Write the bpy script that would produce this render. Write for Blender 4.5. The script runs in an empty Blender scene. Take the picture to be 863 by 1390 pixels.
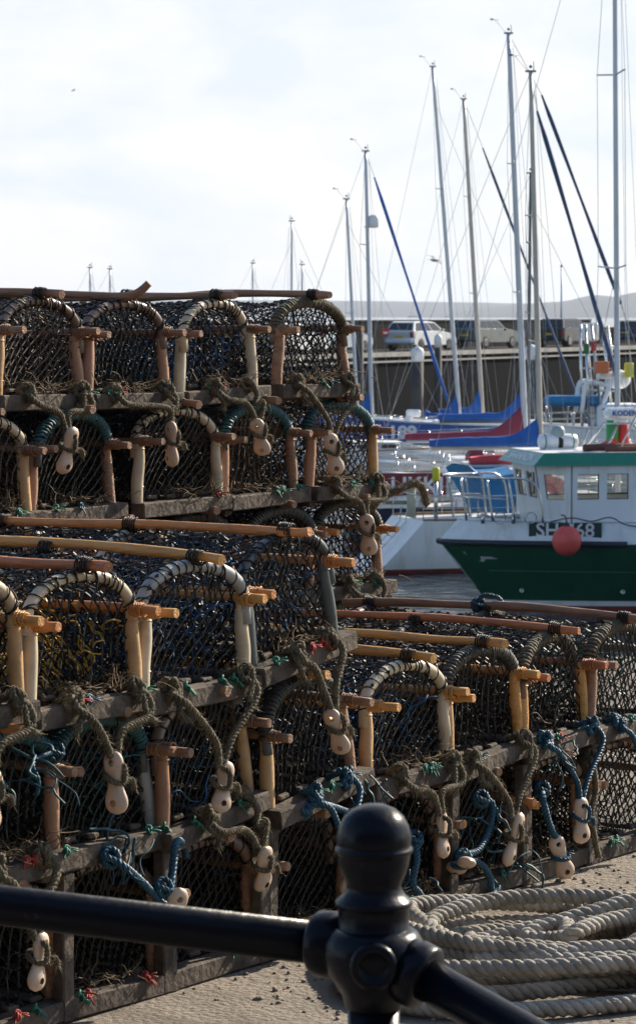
import bpy, math, random
from math import sin, cos, pi, radians, sqrt, atan2
from mathutils import Vector, Matrix, Euler
random.seed(7)
S = bpy.context.scene
COL = S.collection
V = Vector

# ---------------------------------------------------------------- camera
EYE, FPX, PITCH = 1.75, 4000.0, math.atan(267/4000.0)
cam = bpy.data.cameras.new('camera'); camo = bpy.data.objects.new('camera', cam); COL.objects.link(camo)
camo.location = (0, 0, EYE); camo.rotation_euler = (pi/2-PITCH, 0, 0)
cam.sensor_fit = 'HORIZONTAL'; cam.sensor_width = 24.0; cam.lens = 24.0*FPX/863.0
cam.clip_start = 0.1; cam.clip_end = 20000
cam.dof.use_dof = True; cam.dof.focus_distance = 8.6; cam.dof.aperture_fstop = 20.0
S.camera = camo

def W(px, py, d):
    """world point seen at pixel (px, py) of the photo, d metres ahead along +Y"""
    x, y = (px-431.5)/FPX, (695-py)/FPX
    v = V((x, cos(PITCH)+y*sin(PITCH), -sin(PITCH)+y*cos(PITCH)))
    return V((0, 0, EYE)) + v*(d/v.y)

# ---------------------------------------------------------------- materials
MATS = {}
def mat(name, col, rough=.6, metal=0, col2=None, scale=8, detail=4, bump=0, bscale=None, stretch=None, spec=.5, contrast=(.35, .65), alpha=None, coat=0):
    if name in MATS: return MATS[name]
    m = bpy.data.materials.new(name); m.use_nodes = True
    nt = m.node_tree; b = nt.nodes['Principled BSDF']; L = nt.links
    b.inputs['Base Color'].default_value = (*col, 1)
    b.inputs['Roughness'].default_value = rough; b.inputs['Metallic'].default_value = metal
    b.inputs['Specular IOR Level'].default_value = spec
    if coat: b.inputs['Coat Weight'].default_value = coat; b.inputs['Coat Roughness'].default_value = .08
    if col2 is not None or bump:
        tc = nt.nodes.new('ShaderNodeTexCoord'); mp = nt.nodes.new('ShaderNodeMapping')
        L.new(tc.outputs['Object'], mp.inputs['Vector'])
        if stretch: mp.inputs['Scale'].default_value = stretch
    if col2 is not None:
        oi = nt.nodes.new('ShaderNodeObjectInfo')
        add = nt.nodes.new('ShaderNodeVectorMath'); add.operation = 'ADD'
        sc = nt.nodes.new('ShaderNodeVectorMath'); sc.operation = 'SCALE'; sc.inputs['Scale'].default_value = 37
        cmb = nt.nodes.new('ShaderNodeCombineXYZ')
        for i in range(3): L.new(oi.outputs['Random'], cmb.inputs[i])
        L.new(cmb.outputs[0], sc.inputs[0]); L.new(mp.outputs[0], add.inputs[0]); L.new(sc.outputs[0], add.inputs[1])
        n = nt.nodes.new('ShaderNodeTexNoise'); n.inputs['Scale'].default_value = scale; n.inputs['Detail'].default_value = detail
        n.inputs['Roughness'].default_value = .65
        L.new(add.outputs[0], n.inputs['Vector'])
        r = nt.nodes.new('ShaderNodeValToRGB')
        r.color_ramp.elements[0].position = contrast[0]; r.color_ramp.elements[1].position = contrast[1]
        r.color_ramp.elements[0].color = (*col, 1); r.color_ramp.elements[1].color = (*col2, 1)
        L.new(n.outputs['Fac'], r.inputs['Fac']); L.new(r.outputs['Color'], b.inputs['Base Color'])
    if bump:
        n2 = nt.nodes.new('ShaderNodeTexNoise'); n2.inputs['Scale'].default_value = bscale or scale*3; n2.inputs['Detail'].default_value = 6
        L.new(mp.outputs[0], n2.inputs['Vector'])
        bp = nt.nodes.new('ShaderNodeBump'); bp.inputs['Strength'].default_value = bump; bp.inputs['Distance'].default_value = .01
        L.new(n2.outputs['Fac'], bp.inputs['Height']); L.new(bp.outputs[0], b.inputs['Normal'])
    MATS[name] = m
    return m

# ---------------------------------------------------------------- mesh builder
class MB:
    def __init__(s): s.v = []; s.f = []; s.mi = []; s.sm = []
    def add(s, vs, fs, m=0, smooth=False):
        o = len(s.v); s.v += [tuple(p) for p in vs]
        for f in fs: s.f.append([i+o for i in f]); s.mi.append(m); s.sm.append(smooth)
    def box(s, c, size, R=None, m=0, taper=None):
        hx, hy, hz = size[0]/2, size[1]/2, size[2]/2
        vs = []
        for x, y, z in ((-1,-1,-1),(1,-1,-1),(1,1,-1),(-1,1,-1),(-1,-1,1),(1,-1,1),(1,1,1),(-1,1,1)):
            t = taper if (taper and z > 0) else 1
            p = V((x*hx*t, y*hy*t, z*hz))
            if R is not None: p = R @ p
            vs.append(p+V(c))
        s.add(vs, [(0,3,2,1),(4,5,6,7),(0,1,5,4),(1,2,6,5),(2,3,7,6),(3,0,4,7)], m)
    def bbox(s, c, size, bev, R=None, m=0):
        """box with chamfered edges (8 corners cut into 24 verts)"""
        hx, hy, hz = size[0]/2, size[1]/2, size[2]/2; b = min(bev, .45*min(size))
        vs, idx = [], {}
        for sx in (-1,1):
            for sy in (-1,1):
                for sz in (-1,1):
                    for k in range(3):
                        p = [sx*(hx-b), sy*(hy-b), sz*(hz-b)]
                        p[k] = (sx*hx, sy*hy, sz*hz)[k]
                        p = V(p)
                        if R is not None: p = R @ p
                        idx[(sx,sy,sz,k)] = len(vs); vs.append(p+V(c))
        fs = []
        for k in range(3):
            a, bb = [i for i in range(3) if i != k]
            for sg in (-1,1):
                q = []
                for (p1, p2) in ((-1,-1),(1,-1),(1,1),(-1,1)):
                    t = [0,0,0]; t[k] = sg; t[a] = p1; t[bb] = p2; q.append(idx[(*t,k)])
                fs.append(q)
        for k in range(3):          # edges along axis k
            a, bb = [i for i in range(3) if i != k]
            for p1 in (-1,1):
                for p2 in (-1,1):
                    t0 = [0,0,0]; t0[a] = p1; t0[bb] = p2; t1 = list(t0); t0[k] = -1; t1[k] = 1
                    fs.append([idx[(*t0,a)], idx[(*t1,a)], idx[(*t1,bb)], idx[(*t0,bb)]])
        for sx in (-1,1):
            for sy in (-1,1):
                for sz in (-1,1): fs.append([idx[(sx,sy,sz,k)] for k in range(3)])
        s.add(vs, fs, m)
    def seg(s, a, b, r, n=3, m=0):
        a, b = V(a), V(b); d = b-a
        if d.length < 1e-6: return
        q = d.to_track_quat('Z', 'Y')
        x, y = q @ V((1,0,0)), q @ V((0,1,0))
        vs = []
        for p in (a, b):
            for k in range(n):
                t = 2*pi*k/n; vs.append(p + x*(r*cos(t)) + y*(r*sin(t)))
        s.add(vs, [(k, (k+1)%n, n+(k+1)%n, n+k) for k in range(n)], m, n > 4)
    def tube(s, pts, r, n=8, m=0, caps=True, closed=False, smooth=True, flat=1.0):
        pts = [V(p) for p in pts]; N = len(pts)
        rs = r if isinstance(r, (list, tuple)) else [r]*N
        vs = []; prev = None
        for i, p in enumerate(pts):
            if closed: t = pts[(i+1)%N]-pts[i-1]
            else: t = pts[min(i+1,N-1)]-pts[max(i-1,0)]
            if t.length < 1e-9: t = V((0,0,1))
            t.normalize()
            if prev is None:
                up = V((0,0,1)) if abs(t.z) < .9 else V((1,0,0))
                x = t.cross(up).normalized()
            else:
                x = (prev - t*prev.dot(t)).normalized()
            prev = x; y = t.cross(x)
            for k in range(n):
                a = 2*pi*k/n; vs.append(p + x*(rs[i]*cos(a)) + y*(rs[i]*flat*sin(a)))
        fs = []
        for i in range(N if closed else N-1):
            j = (i+1)%N
            for k in range(n): fs.append((i*n+k, i*n+(k+1)%n, j*n+(k+1)%n, j*n+k))
        s.add(vs, fs, m, smooth)
        if caps and not closed:
            o = len(s.v)-len(vs)
            for base in (list(range(n))[::-1], [(N-1)*n+k for k in range(n)]):
                s.f.append([o+b for b in base]); s.mi.append(m); s.sm.append(False)
    def lathe(s, prof, c=(0,0,0), n=24, R=None, m=0, smooth=True):
        vs = []; c = V(c)
        for r, z in prof:
            for k in range(n):
                a = 2*pi*k/n; p = V((r*cos(a), r*sin(a), z))
                if R is not None: p = R @ p
                vs.append(p+c)
        fs = [(i*n+k, i*n+(k+1)%n, (i+1)*n+(k+1)%n, (i+1)*n+k) for i in range(len(prof)-1) for k in range(n)]
        s.add(vs, fs, m, smooth)
        o = len(s.v)-len(vs)
        if prof[0][0] > 1e-5: s.f.append([o+k for k in range(n)][::-1]); s.mi.append(m); s.sm.append(False)
        if prof[-1][0] > 1e-5: s.f.append([o+(len(prof)-1)*n+k for k in range(n)]); s.mi.append(m); s.sm.append(False)
    def ball(s, c, r, n=12, m=0, sq=(1,1,1), R=None):
        pr = [(r*sin(pi*i/n), -r*cos(pi*i/n)) for i in range(n+1)]
        M = Matrix.Diagonal(V(sq)); 
        s.lathe(pr, c, n*2 if n < 12 else n+8, (R @ M) if R is not None else M, m)
    def prism(s, poly, dirv, m=0):
        """extrude a closed 3D polygon along dirv"""
        n = len(poly); d = V(dirv)
        vs = [V(p) for p in poly]+[V(p)+d for p in poly]
        fs = [list(range(n))[::-1], [n+i for i in range(n)]]+[(i, (i+1)%n, n+(i+1)%n, n+i) for i in range(n)]
        s.add(vs, fs, m)
    def torus(s, c, R0, r, n=20, k=8, R=None, m=0):
        pts = []
        vs = []
        for i in range(n):
            a = 2*pi*i/n
            for j in range(k):
                b = 2*pi*j/k; p = V(((R0+r*cos(b))*cos(a), (R0+r*cos(b))*sin(a), r*sin(b)))
                if R is not None: p = R @ p
                vs.append(p+V(c))
        s.add(vs, [(i*k+j, ((i+1)%n)*k+j, ((i+1)%n)*k+(j+1)%k, i*k+(j+1)%k) for i in range(n) for j in range(k)], m, True)
    def mesh(s, name, mats):
        me = bpy.data.meshes.new(name); me.from_pydata(s.v, [], s.f)
        for m in (mats if isinstance(mats, (list, tuple)) else [mats]): me.materials.append(m)
        me.polygons.foreach_set('material_index', s.mi); me.polygons.foreach_set('use_smooth', s.sm)
        me.update(); return me
    def build(s, name, mats, parent=None, loc=None):
        return ob(name, s.mesh(name, mats), parent, loc)

def ob(name, me, parent=None, loc=None):
    o = bpy.data.objects.new(name, me); COL.objects.link(o)
    if parent is not None: o.parent = parent
    if loc is not None: o.location = loc
    return o
def tag(o, label=None, cat=None, group=None, kind=None):
    if label: o['label'] = label
    if cat: o['category'] = cat
    if group: o['group'] = group
    if kind: o['kind'] = kind
    return o
def thing(name, label, cat, loc=(0,0,0), rz=0, group=None):
    o = bpy.data.objects.new(name, None); COL.objects.link(o); o.location = loc; o.rotation_euler = (0,0,rz)
    o.empty_display_size = .1
    return tag(o, label, cat, group)
def spline(pts, n=8, closed=False):
    P = [V(p) for p in pts]; out = []; N = len(P)
    for i in range(N if closed else N-1):
        if closed: a, b, c, d = P[i-1], P[i], P[(i+1)%N], P[(i+2)%N]
        else: a, b, c, d = P[max(i-1,0)], P[i], P[i+1], P[min(i+2,N-1)]
        for k in range(n):
            t = k/n
            out.append(.5*((2*b)+(c-a)*t+(2*a-5*b+4*c-d)*t*t+(3*b-a-3*c+d)*t**3))
    if not closed: out.append(P[-1])
    return out
def resample(pts, step):
    out = [pts[0]]; acc = 0
    for a, b in zip(pts, pts[1:]):
        L = (b-a).length
        if L < 1e-9: continue
        while acc+L >= step:
            t = (step-acc)/L; a = a.lerp(b, t); out.append(a.copy()); L = (b-a).length; acc = 0
        acc += L
    return out
def frames(pts):
    prev = None; out = []
    for i in range(len(pts)):
        t = (pts[min(i+1,len(pts)-1)]-pts[max(i-1,0)]).normalized()
        if prev is None:
            up = V((0,0,1)) if abs(t.z) < .9 else V((1,0,0)); x = t.cross(up).normalized()
        else: x = (prev-t*prev.dot(t)).normalized()
        prev = x; out.append((t, x, t.cross(x)))
    return out
def rope(mb, pts, r, pitch, m=0, sides=5, per=8, fuzz=0, flen=.012, strands=3, fm=0):
    """laid rope: three strands twisted round a path"""
    P = resample(pts, pitch/per)
    if len(P) < 3: return
    F = frames(P); rs = r*.52
    for s_ in range(strands):
        q = []
        for i, p in enumerate(P):
            a = 2*pi*(i/per+s_/strands); t, x, y = F[i]
            q.append(p+x*(r*.5*cos(a))+y*(r*.5*sin(a)))
        mb.tube(q, rs, sides, m)
    for _ in range(fuzz):
        i = random.randrange(len(P)); t, x, y = F[i]; a = random.random()*2*pi
        d = x*cos(a)+y*sin(a); b = P[i]+d*r*.85
        e = b+d*(flen*random.uniform(.3,1.1))+t*(flen*random.uniform(-1.2,1.2))+V((0,0,-flen*random.uniform(0,.4)))
        w = (t.cross(d))*.0009
        mb.add([b+w, b-w, e], [(0,1,2)], fm)
def coilwind(mb, pts, r, R, pitch, m=0, sides=5, per=9, jit=0):
    """twine wound round a path at radius R"""
    P = resample(pts, pitch/per); F = frames(P); q = []
    for i, p in enumerate(P):
        a = 2*pi*i/per; t, x, y = F[i]; k = R+random.uniform(-jit, jit)
        q.append(p+x*(k*cos(a))+y*(k*sin(a)))
    if len(q) > 2: mb.tube(q, r, sides, m)
def text(name, body, size, parent, M, m, extrude=.004, bold=0.0, sx=1.0, align='CENTER'):
    cu = bpy.data.curves.new(name, 'FONT'); cu.body = body; cu.size = size; cu.extrude = extrude; cu.offset = bold
    cu.align_x = align; cu.align_y = 'CENTER'; cu.materials.append(m); cu.resolution_u = 3
    o = bpy.data.objects.new(name, cu); COL.objects.link(o); bpy.context.view_layer.update()
    me = bpy.data.meshes.new_from_object(o, depsgraph=bpy.context.evaluated_depsgraph_get()); bpy.data.objects.remove(o)
    o = bpy.data.objects.new(name, me); COL.objects.link(o); o.parent = parent
    o.matrix_local = M @ Matrix.Diagonal((sx,1,1,1)); return o
# ---------------------------------------------------------------- lobster creels
M_WOOD = mat('weathered_timber', (.036,.027,.021), .9, col2=(.145,.113,.086), scale=14, detail=8, bump=.5, bscale=60, stretch=(1,1,1))
M_ORANGE = mat('varnished_rod', (.62,.26,.08), .45, col2=(.38,.14,.04), scale=16, detail=9, bump=.5, bscale=55, stretch=(2.6,.45,2.6), contrast=(.5,.72))
M_AMBER = mat('amber_rod', (.66,.34,.10), .45, col2=(.42,.19,.055), scale=16, detail=9, bump=.5, bscale=55, stretch=(2.6,.45,2.6), contrast=(.5,.74))
M_RED = mat('red_brown_rod', (.52,.20,.085), .5, col2=(.32,.11,.05), scale=16, detail=9, bump=.5, bscale=55, stretch=(2.6,.45,2.6), contrast=(.45,.72))
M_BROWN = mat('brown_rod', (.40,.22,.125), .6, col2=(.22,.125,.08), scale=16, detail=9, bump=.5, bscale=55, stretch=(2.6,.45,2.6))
M_TAN = mat('tan_leg', (.58,.36,.17), .5, col2=(.33,.18,.08), scale=7, detail=5, bump=.2, bscale=60, contrast=(.45,.75))
M_PINK = mat('pinkish_leg', (.42,.23,.14), .5, col2=(.28,.14,.08), scale=7, detail=5, bump=.2, bscale=60, contrast=(.45,.75))
M_CREAM = mat('cream_pipe', (.66,.56,.40), .38, col2=(.36,.28,.18), scale=6, detail=5, contrast=(.45,.75))
M_GREYP = mat('grey_pipe', (.38,.39,.38), .4, col2=(.22,.22,.21), scale=7, detail=5, contrast=(.4,.7))
M_SLATE = mat('slate_pipe', (.12,.14,.145), .4, col2=(.07,.085,.085), scale=7, detail=5)
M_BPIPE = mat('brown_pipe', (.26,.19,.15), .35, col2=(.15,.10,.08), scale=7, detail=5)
M_NETK = mat('black_twine', (.014,.013,.012), .5, spec=.35)
M_NETB = mat('blue_twine', (.010,.080,.19), .5, spec=.4)
M_NETY = mat('yellow_twine', (.45,.27,.02), .45)
M_NETG = mat('green_twine', (.02,.10,.08), .45)
M_NETO = mat('brown_twine', (.06,.042,.028), .6)
M_TEAL = mat('teal_winding', (.02,.075,.085), .55, col2=(.035,.12,.13), scale=20)
M_DARKW = mat('dark_winding', (.035,.038,.034), .6, col2=(.07,.07,.055), scale=30)
M_OLIVEW = mat('olive_winding', (.13,.11,.07), .8, col2=(.07,.06,.04), scale=30)
M_HAIR = mat('hairy_rope', (.16,.13,.08), .9, col2=(.06,.052,.035), scale=25, detail=5)
M_FIBRE = mat('rope_fibre', (.24,.21,.14), .9)
M_BLUER = mat('blue_rope', (.015,.095,.16), .55, col2=(.010,.055,.095), scale=25)
M_TOG = mat('pale_toggle', (.66,.50,.37), .45, col2=(.50,.33,.21), scale=10, detail=4, contrast=(.45,.75))
M_RAG = mat('red_tie', (.35,.04,.03), .7); M_GTIE = mat('green_tie', (.02,.16,.11), .6)

CW, CL, BH = .43, 1.04, .055      # width between leg feet, length, height of the timber base
HW = .195                         # half width of the hoop
def arc_pts(hw=HW, z0=.245, rise=.118, n=18):
    return [V((-hw*cos(pi*i/n), 0, z0+rise*(sin(pi*i/n)**.85 if 0 < i < n else 0))) for i in range(n+1)]
PROF = [V((-HW-.015,0,BH)), V((-HW-.006,0,.16))]+[p+V((p.x*.03,0,.012)) for p in arc_pts()]+[V((HW+.006,0,.16)), V((HW+.015,0,BH))]
_cum = [0]
for a_, b_ in zip(PROF, PROF[1:]): _cum.append(_cum[-1]+(b_-a_).length)
PERIM = _cum[-1]
def prof(s):
    d = max(0, min(1, s))*PERIM
    for i in range(len(PROF)-1):
        if d <= _cum[i+1] or i == len(PROF)-2:
            return PROF[i].lerp(PROF[i+1], (d-_cum[i])/(_cum[i+1]-_cum[i]))
def inside(x, z):
    if z < BH: return False
    if abs(x) > HW+.004: return False
    if z < .245: return True
    t = abs(x)/HW
    return z < .245+.118*max(0, 1-t*t)**.45
HOOPY = (.03, .53, 1.0)

def shell_net(rng, cs=.043, ct=.038, r=.0026):
    mb = MB(); ns = int(PERIM/cs)*2; nt = int(CL/ct)*2
    ph = [rng.uniform(0,6) for _ in range(4)]
    def node(i, j):
        s, t = i/ns, .03+j/nt*(CL-.04)
        s += .010*sin(t*9+s*7+ph[0])*min(1,s*8,(1-s)*8); t += .014*sin(s*17+t*6+ph[1])+.008*sin(s*31+ph[2]); t = min(max(t,.028),CL)
        f = (t % .5)/.5; sag = 1-.075*sin(pi*min(1,max(0,f)))*(1 if .1 < s < .9 else .4)
        p = prof(s); c = V((0,0,.18)); q = c+(p-c)*sag
        return V((q.x, t, q.z))+V((rng.uniform(-1,1), rng.uniform(-1,1), rng.uniform(-1,1)))*.0075
    N = {}
    for i in range(ns+1):
        for j in range(nt+1):
            if (i+j) % 2 == 0: N[i,j] = node(i,j)
    for (i,j), p in N.items():
        for di in (1,-1):
            q = N.get((i+di,j+1))
            if q is not None and rng.random() > .012: mb.seg(p, q, r)
        if rng.random() < .8: mb.seg(p-V((0,.004,0)), p+V((0,.004,0)), r*1.9)
    return mb
def face_net(mb, rng, y, cw=.031, ch=.055, r=.0026, skew=0., sag=.012, m=0, scale=1.0, jit=.004):
    nx, nz = int(1.0/cw), int(.8/ch); p1, p2 = rng.uniform(0,6), rng.uniform(0,6)
    N = {}
    for i in range(-nx, nx+1):
        for j in range(-nz, nz+1):
            if (i+j) % 2 == 0:
                x, z = i*cw/2, .2+j*ch/2
                x, z = x+.012*sin(z*14+x*9+p1)+.006*sin(x*37+p2), z+.014*sin(x*16+z*7+p2)
                N[i,j] = (x+skew*(z-.2)+rng.uniform(-jit,jit), z+rng.uniform(-jit,jit))
    def P(x, z):
        k = max(0, 1-(x/HW)**2)*max(0, 1-((z-.2)/.17)**2)
        return V((x*scale, y+sag*k, .2+(z-.2)*scale))
    for (i,j), a in N.items():
        for di in (1,-1):
            b = N.get((i+di,j+1))
            if b is None: continue
            ia, ib = inside(*a), inside(*b)
            if not ia and not ib: continue
            A, B = a, b
            if not (ia and ib):
                if not ia: A, B = b, a
                lo, hi = 0., 1.
                for _ in range(7):
                    mid = (lo+hi)/2
                    if inside(A[0]+(B[0]-A[0])*mid, A[1]+(B[1]-A[1])*mid): lo = mid
                    else: hi = mid
                B = (A[0]+(B[0]-A[0])*lo, A[1]+(B[1]-A[1])*lo)
            mb.seg(P(*A), P(*B), r, 3, m)
        if inside(*a): mb.seg(P(*a)-V((0,.0,.004)), P(*a)+V((0,.0,.004)), r*1.9, 3, m)
def funnel(mb, rng, a, b, ra, rb, m=0, n=11, k=8, r=.002):
    a, b = V(a), V(b); q = (b-a).to_track_quat('Z','Y')
    def pt(i, j):
        f = j/k; R = ra+(rb-ra)*f; an = 2*pi*(i+.5*(j%2))/n
        return a.lerp(b, f)+q@V((R*cos(an), R*sin(an), 0))+V((rng.uniform(-1,1),rng.uniform(-1,1),rng.uniform(-1,1)))*.009
    N = [[pt(i,j) for i in range(n)] for j in range(k+1)]
    for j in range(k):
        for i in range(n):
            i2 = (i+1) % n if j % 2 else (i-1) % n
            mb.seg(N[j][i], N[j+1][i], r, 3, m); mb.seg(N[j][i], N[j+1][i2], r, 3, m)
def tangle(mb, rng, c, R, n, m=0, r=.0022):
    c = V(c)
    for _ in range(n):
        p = c+V((rng.uniform(-1,1)*R[0], rng.uniform(-1,1)*R[1], rng.uniform(-1,1)*R[2])); pts = [p]
        d = V((rng.uniform(-1,1), rng.uniform(-1,1), rng.uniform(-1,1))).normalized()
        for _k in range(7):
            d = (d+V((rng.uniform(-1,1), rng.uniform(-1,1), rng.uniform(-1,1)))*.9).normalized()
            p = p+d*.022; pts.append(p)
        mb.tube(spline(pts,2), r, 4, m, caps=False)

CACHE = {}
def cached(key, fn):
    if key not in CACHE: CACHE[key] = fn()
    return CACHE[key]

def me_net(kind, var):
    def mk():
        rng = random.Random(100+var); mb = shell_net(rng, .040-.003*(var%2), .038)
        face_net(mb, rng, .032, skew=(-.35,.1,.3,-.12)[var%4], ch=(.06,.05,.056,.048)[var%4], cw=(.036,.030,.033,.028)[var%4])
        face_net(mb, rng, 1.01, skew=.1, sag=-.01)
        return mb.mesh('netting', {'k':M_NETK,'o':M_NETO,'g':M_NETG,'b':M_NETB}[kind])
    return cached(('net',kind,var), mk)
def me_inner(kind, var):
    def mk():
        rng = random.Random(300+var); mb = MB()
        face_net(mb, rng, .36+.05*var, cw=.04, ch=.05, sag=.09, jit=.008)
        face_net(mb, rng, .66, cw=.04, ch=.045, sag=-.07, jit=.008)
        funnel(mb, rng, (-.19,.24,.19), (.02,.30,.17), .11, .055)
        funnel(mb, rng, (.19,.36,.2), (0,.32,.18), .11, .055)
        funnel(mb, rng, (0,.5,.2), (0,.85,.14), .13, .05)
        tangle(mb, rng, (0,.22,.17), (.17,.17,.11), 60, 0, .0026)
        tangle(mb, rng, (0,.6,.16), (.17,.3,.1), 46)
        return mb.mesh('parlour_net', {'k':M_NETK,'b':M_NETB,'y':M_NETY,'g':M_NETG,'o':M_NETO}[kind])
    return cached(('inner',kind,var), mk)
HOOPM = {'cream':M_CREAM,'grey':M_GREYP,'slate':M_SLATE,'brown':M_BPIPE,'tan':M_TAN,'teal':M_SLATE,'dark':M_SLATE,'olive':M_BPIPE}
def me_hoop(style, thick=.0165):
    def mk():
        mb = MB(); n = 8
        pts = spline([V((-HW-.002,0,.20))]+arc_pts()[1:-1]+[V((HW+.002,0,.20))], 2)
        mb.tube(pts, thick if style not in ('teal','dark','olive') else thick*.8, 12)
        return mb.mesh('hoop', HOOPM[style])
    return cached(('hoop',style,thick), mk)
def me_lash(style, var):
    def mk():
        rng = random.Random(500+var); random.seed(500+var); mb = MB(); pts = arc_pts()
        if style in ('teal','dark','olive'):
            coilwind(mb, pts, .0065, .0165, .0125, 0, 5, 10, .0015)
            return mb.mesh('winding', {'teal':M_TEAL,'dark':M_DARKW,'olive':M_OLIVEW}[style])
        sp_ = spline(pts,2); cut = rng.randrange(10,26)
        coilwind(mb, sp_[:cut+4], .0024, .0185, rng.uniform(.026,.036), 0, 4, 14, .002)
        coilwind(mb, sp_[cut:], .0024, .0185, rng.uniform(.044,.062), 0, 4, 14, .002)
        coilwind(mb, pts[::-1], .0021, .0185, rng.uniform(.07,.11), 0, 4, 14, .002)
        return mb.mesh('lashing', M_NETK)
    return cached(('lash',style if style in ('teal','dark','olive') else 'spiral',var), mk)
LEGM = {'tan':M_TAN,'cream':M_CREAM,'slate':M_SLATE,'pink':M_PINK,'brown':M_BROWN,'grey':M_GREYP,'amber':M_AMBER}
def me_leg(style, side, var=0):
    def mk():
        mb = MB(); b = (.001,-.003,.004)[var%3]
        pts = spline([V((side*(HW+.012),0,BH-.03)), V((side*(HW+.006+b),0,.12)), V((side*(HW-b*.5),0,.19)), V((side*(HW-.004),0,.262))], 4)
        rs = [.0140+.0065*sin(pi*min(1, .2+.8*i/(len(pts)-1))) for i in range(len(pts))]
        mb.tube(pts, rs, 10)
        mb.torus((side*(HW+.004),0,.105), .0165, .0028, 12, 5)
        mb.torus((side*(HW-.002),0,.235), .0165, .0032, 12, 5)
        return mb.mesh('leg', [LEGM[style]])
    return cached(('leg',style,side,var), mk)
RODM = {'orange':M_ORANGE,'amber':M_AMBER,'red':M_RED,'brown':M_BROWN,'tan':M_TAN}
def me_top(style, var):
    def mk():
        rng = random.Random(700+var); mb = MB()
        b = rng.uniform(.006,.02); up = .045 if var == 99 else 0
        pts = spline([V((rng.uniform(-.012,.012), y, .385+b*sin(pi*(y+.06)/1.16)+(up if y < 0 else 0)+rng.uniform(-.003,.003))) for y in (-.065,.0,.2,.42,.65,.88,1.1)], 5)
        r0 = rng.uniform(.0125,.0145)
        mb.tube(pts, [r0*(1+.1*sin(i*.6+var)) for i in range(len(pts))], 12)
        return mb.mesh('top_rod', RODM[style])
    return cached(('top',style,var), mk)
def me_toplash(var):
    def mk():
        random.seed(900+var); mb = MB()
        for y in (0,):
            pts = [V((0,y-.022,.387)), V((0,y+.022,.389))]
            coilwind(mb, [pts[0].lerp(pts[1],k/6) for k in range(7)], .003, .0195, .0075, 0, 4, 9, .003)
            mb.tube(spline([V((.0,y,.402)),V((.022,y-.01,.38)),V((.028,y-.018,.352)),V((.018,y-.02,.33))],4), .0026, 4)
        return mb.mesh('rod_lashing', M_NETK)
    return cached(('tl',var), mk)
def me_side(style, side, var):
    def mk():
        rng = random.Random(800+var+side); mb = MB(); z = .262+rng.uniform(-.008,.008); e = rng.uniform(.045,.075)
        pts = spline([V((side*(HW-.004+rng.uniform(0,.006)), y, z+rng.uniform(-.005,.005))) for y in (-e,.1,.35,.6,.85,1.07)], 4)
        mb.tube(pts, .0125, 10)
        coilwind(mb, [V((side*(HW-.003),-.018+k*.006,z)) for k in range(9)], .003, .0165, .0075, 0, 4, 9, .0025)
        return mb.mesh('side_rod', RODM[style])
    return cached(('side',style,side,var), mk)
def timber(mb, c, size, rng, m=0):
    R = Euler((rng.uniform(-.015,.015), rng.uniform(-.015,.015), rng.uniform(-.015,.015))).to_matrix()
    mb.bbox(c, size, .004, R, m)
def me_beam(var):
    def mk():
        rng = random.Random(30+var); mb = MB(); timber(mb, (rng.uniform(-.01,.02), 0, .030), (.475,.058,.052), rng); return mb.mesh('cross_beam', M_WOOD)
    return cached(('beam',var), mk)
def me_runner(side):
    def mk():
        rng = random.Random(40+side); mb = MB(); timber(mb, (side*.185,.52,-.008), (.045,1.0,.03), rng); return mb.mesh('runner', M_WOOD)
    return cached(('run',side), mk)
def me_slat(k):
    def mk():
        rng = random.Random(60+k); mb = MB(); timber(mb, (-.13+k*.087,.52,.066), (.045,1.0,.014), rng); return mb.mesh('slat', M_WOOD)
    return cached(('slat',k), mk)
def toggle_mesh():
    """peanut-shaped float with a hole bored through each lobe"""
    mb = MB(); pr = []
    for i in range(25):
        z = -.076+.152*i/24; k = abs(z)
        lobe = .031 if z < 0 else .027
        if k > .046: r = lobe*sqrt(max(0, 1-((k-.046)/.030)**2))
        else: r = .0195+(lobe-.0195)*(.5-.5*cos(pi*k/.046))
        pr.append((max(r,1e-6), z))
    mb.lathe(pr, (0,0,0), 28, Matrix.Diagonal(V((1,.58,1))))
    o = ob('toggle_blank', mb.mesh('toggle', M_TOG))
    bl = []
    for z in (-.047,.047):
        c = MB(); c.lathe([(.0085,-.05),(.0085,.05)], (0,0,z), 14, Matrix.Rotation(pi/2,3,'X')); c_ = ob('drill', c.mesh('drill', M_TOG)); bl.append(c_)
        md = o.modifiers.new('b','BOOLEAN'); md.operation = 'DIFFERENCE'; md.object = c_; md.solver = 'EXACT'
    bpy.context.view_layer.update(); dg = bpy.context.evaluated_depsgraph_get()
    me = bpy.data.meshes.new_from_object(o.evaluated_get(dg), depsgraph=dg)
    for x in [o]+bl: bpy.data.objects.remove(x)
    me.name = 'toggle'
    return me
ROPEM = {'hair':M_HAIR,'blue':M_BLUER}
def bridle_pts(var):
    rng = random.Random(1200+var)
    xa, xb = -.12+rng.uniform(-.06,.06), .165+rng.uniform(-.06,.03)
    hx, hz = .05+rng.uniform(-.08,.07), -.105+rng.uniform(-.05,.05); hy = -.075
    A = [V((xa+.02,.03,.05)), V((xa+.01,-.02,.075)), V((xa,-.055,.045)), V((xa+.03,-.07,.02)), V((hx-.04+rng.uniform(-.03,.03),hy,hz+.07)), V((hx-.008,hy,hz))]
    B = [V((xb-.02,.03,.06)), V((xb-.01,-.02,.078)), V((xb+.01,-.055,.04)), V((xb-.01,-.065,.0)), V((hx+.03+rng.uniform(-.03,.03),hy,hz+.07)), V((hx+.008,hy,hz))]
    return A, B, V((hx,hy,hz))
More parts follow.
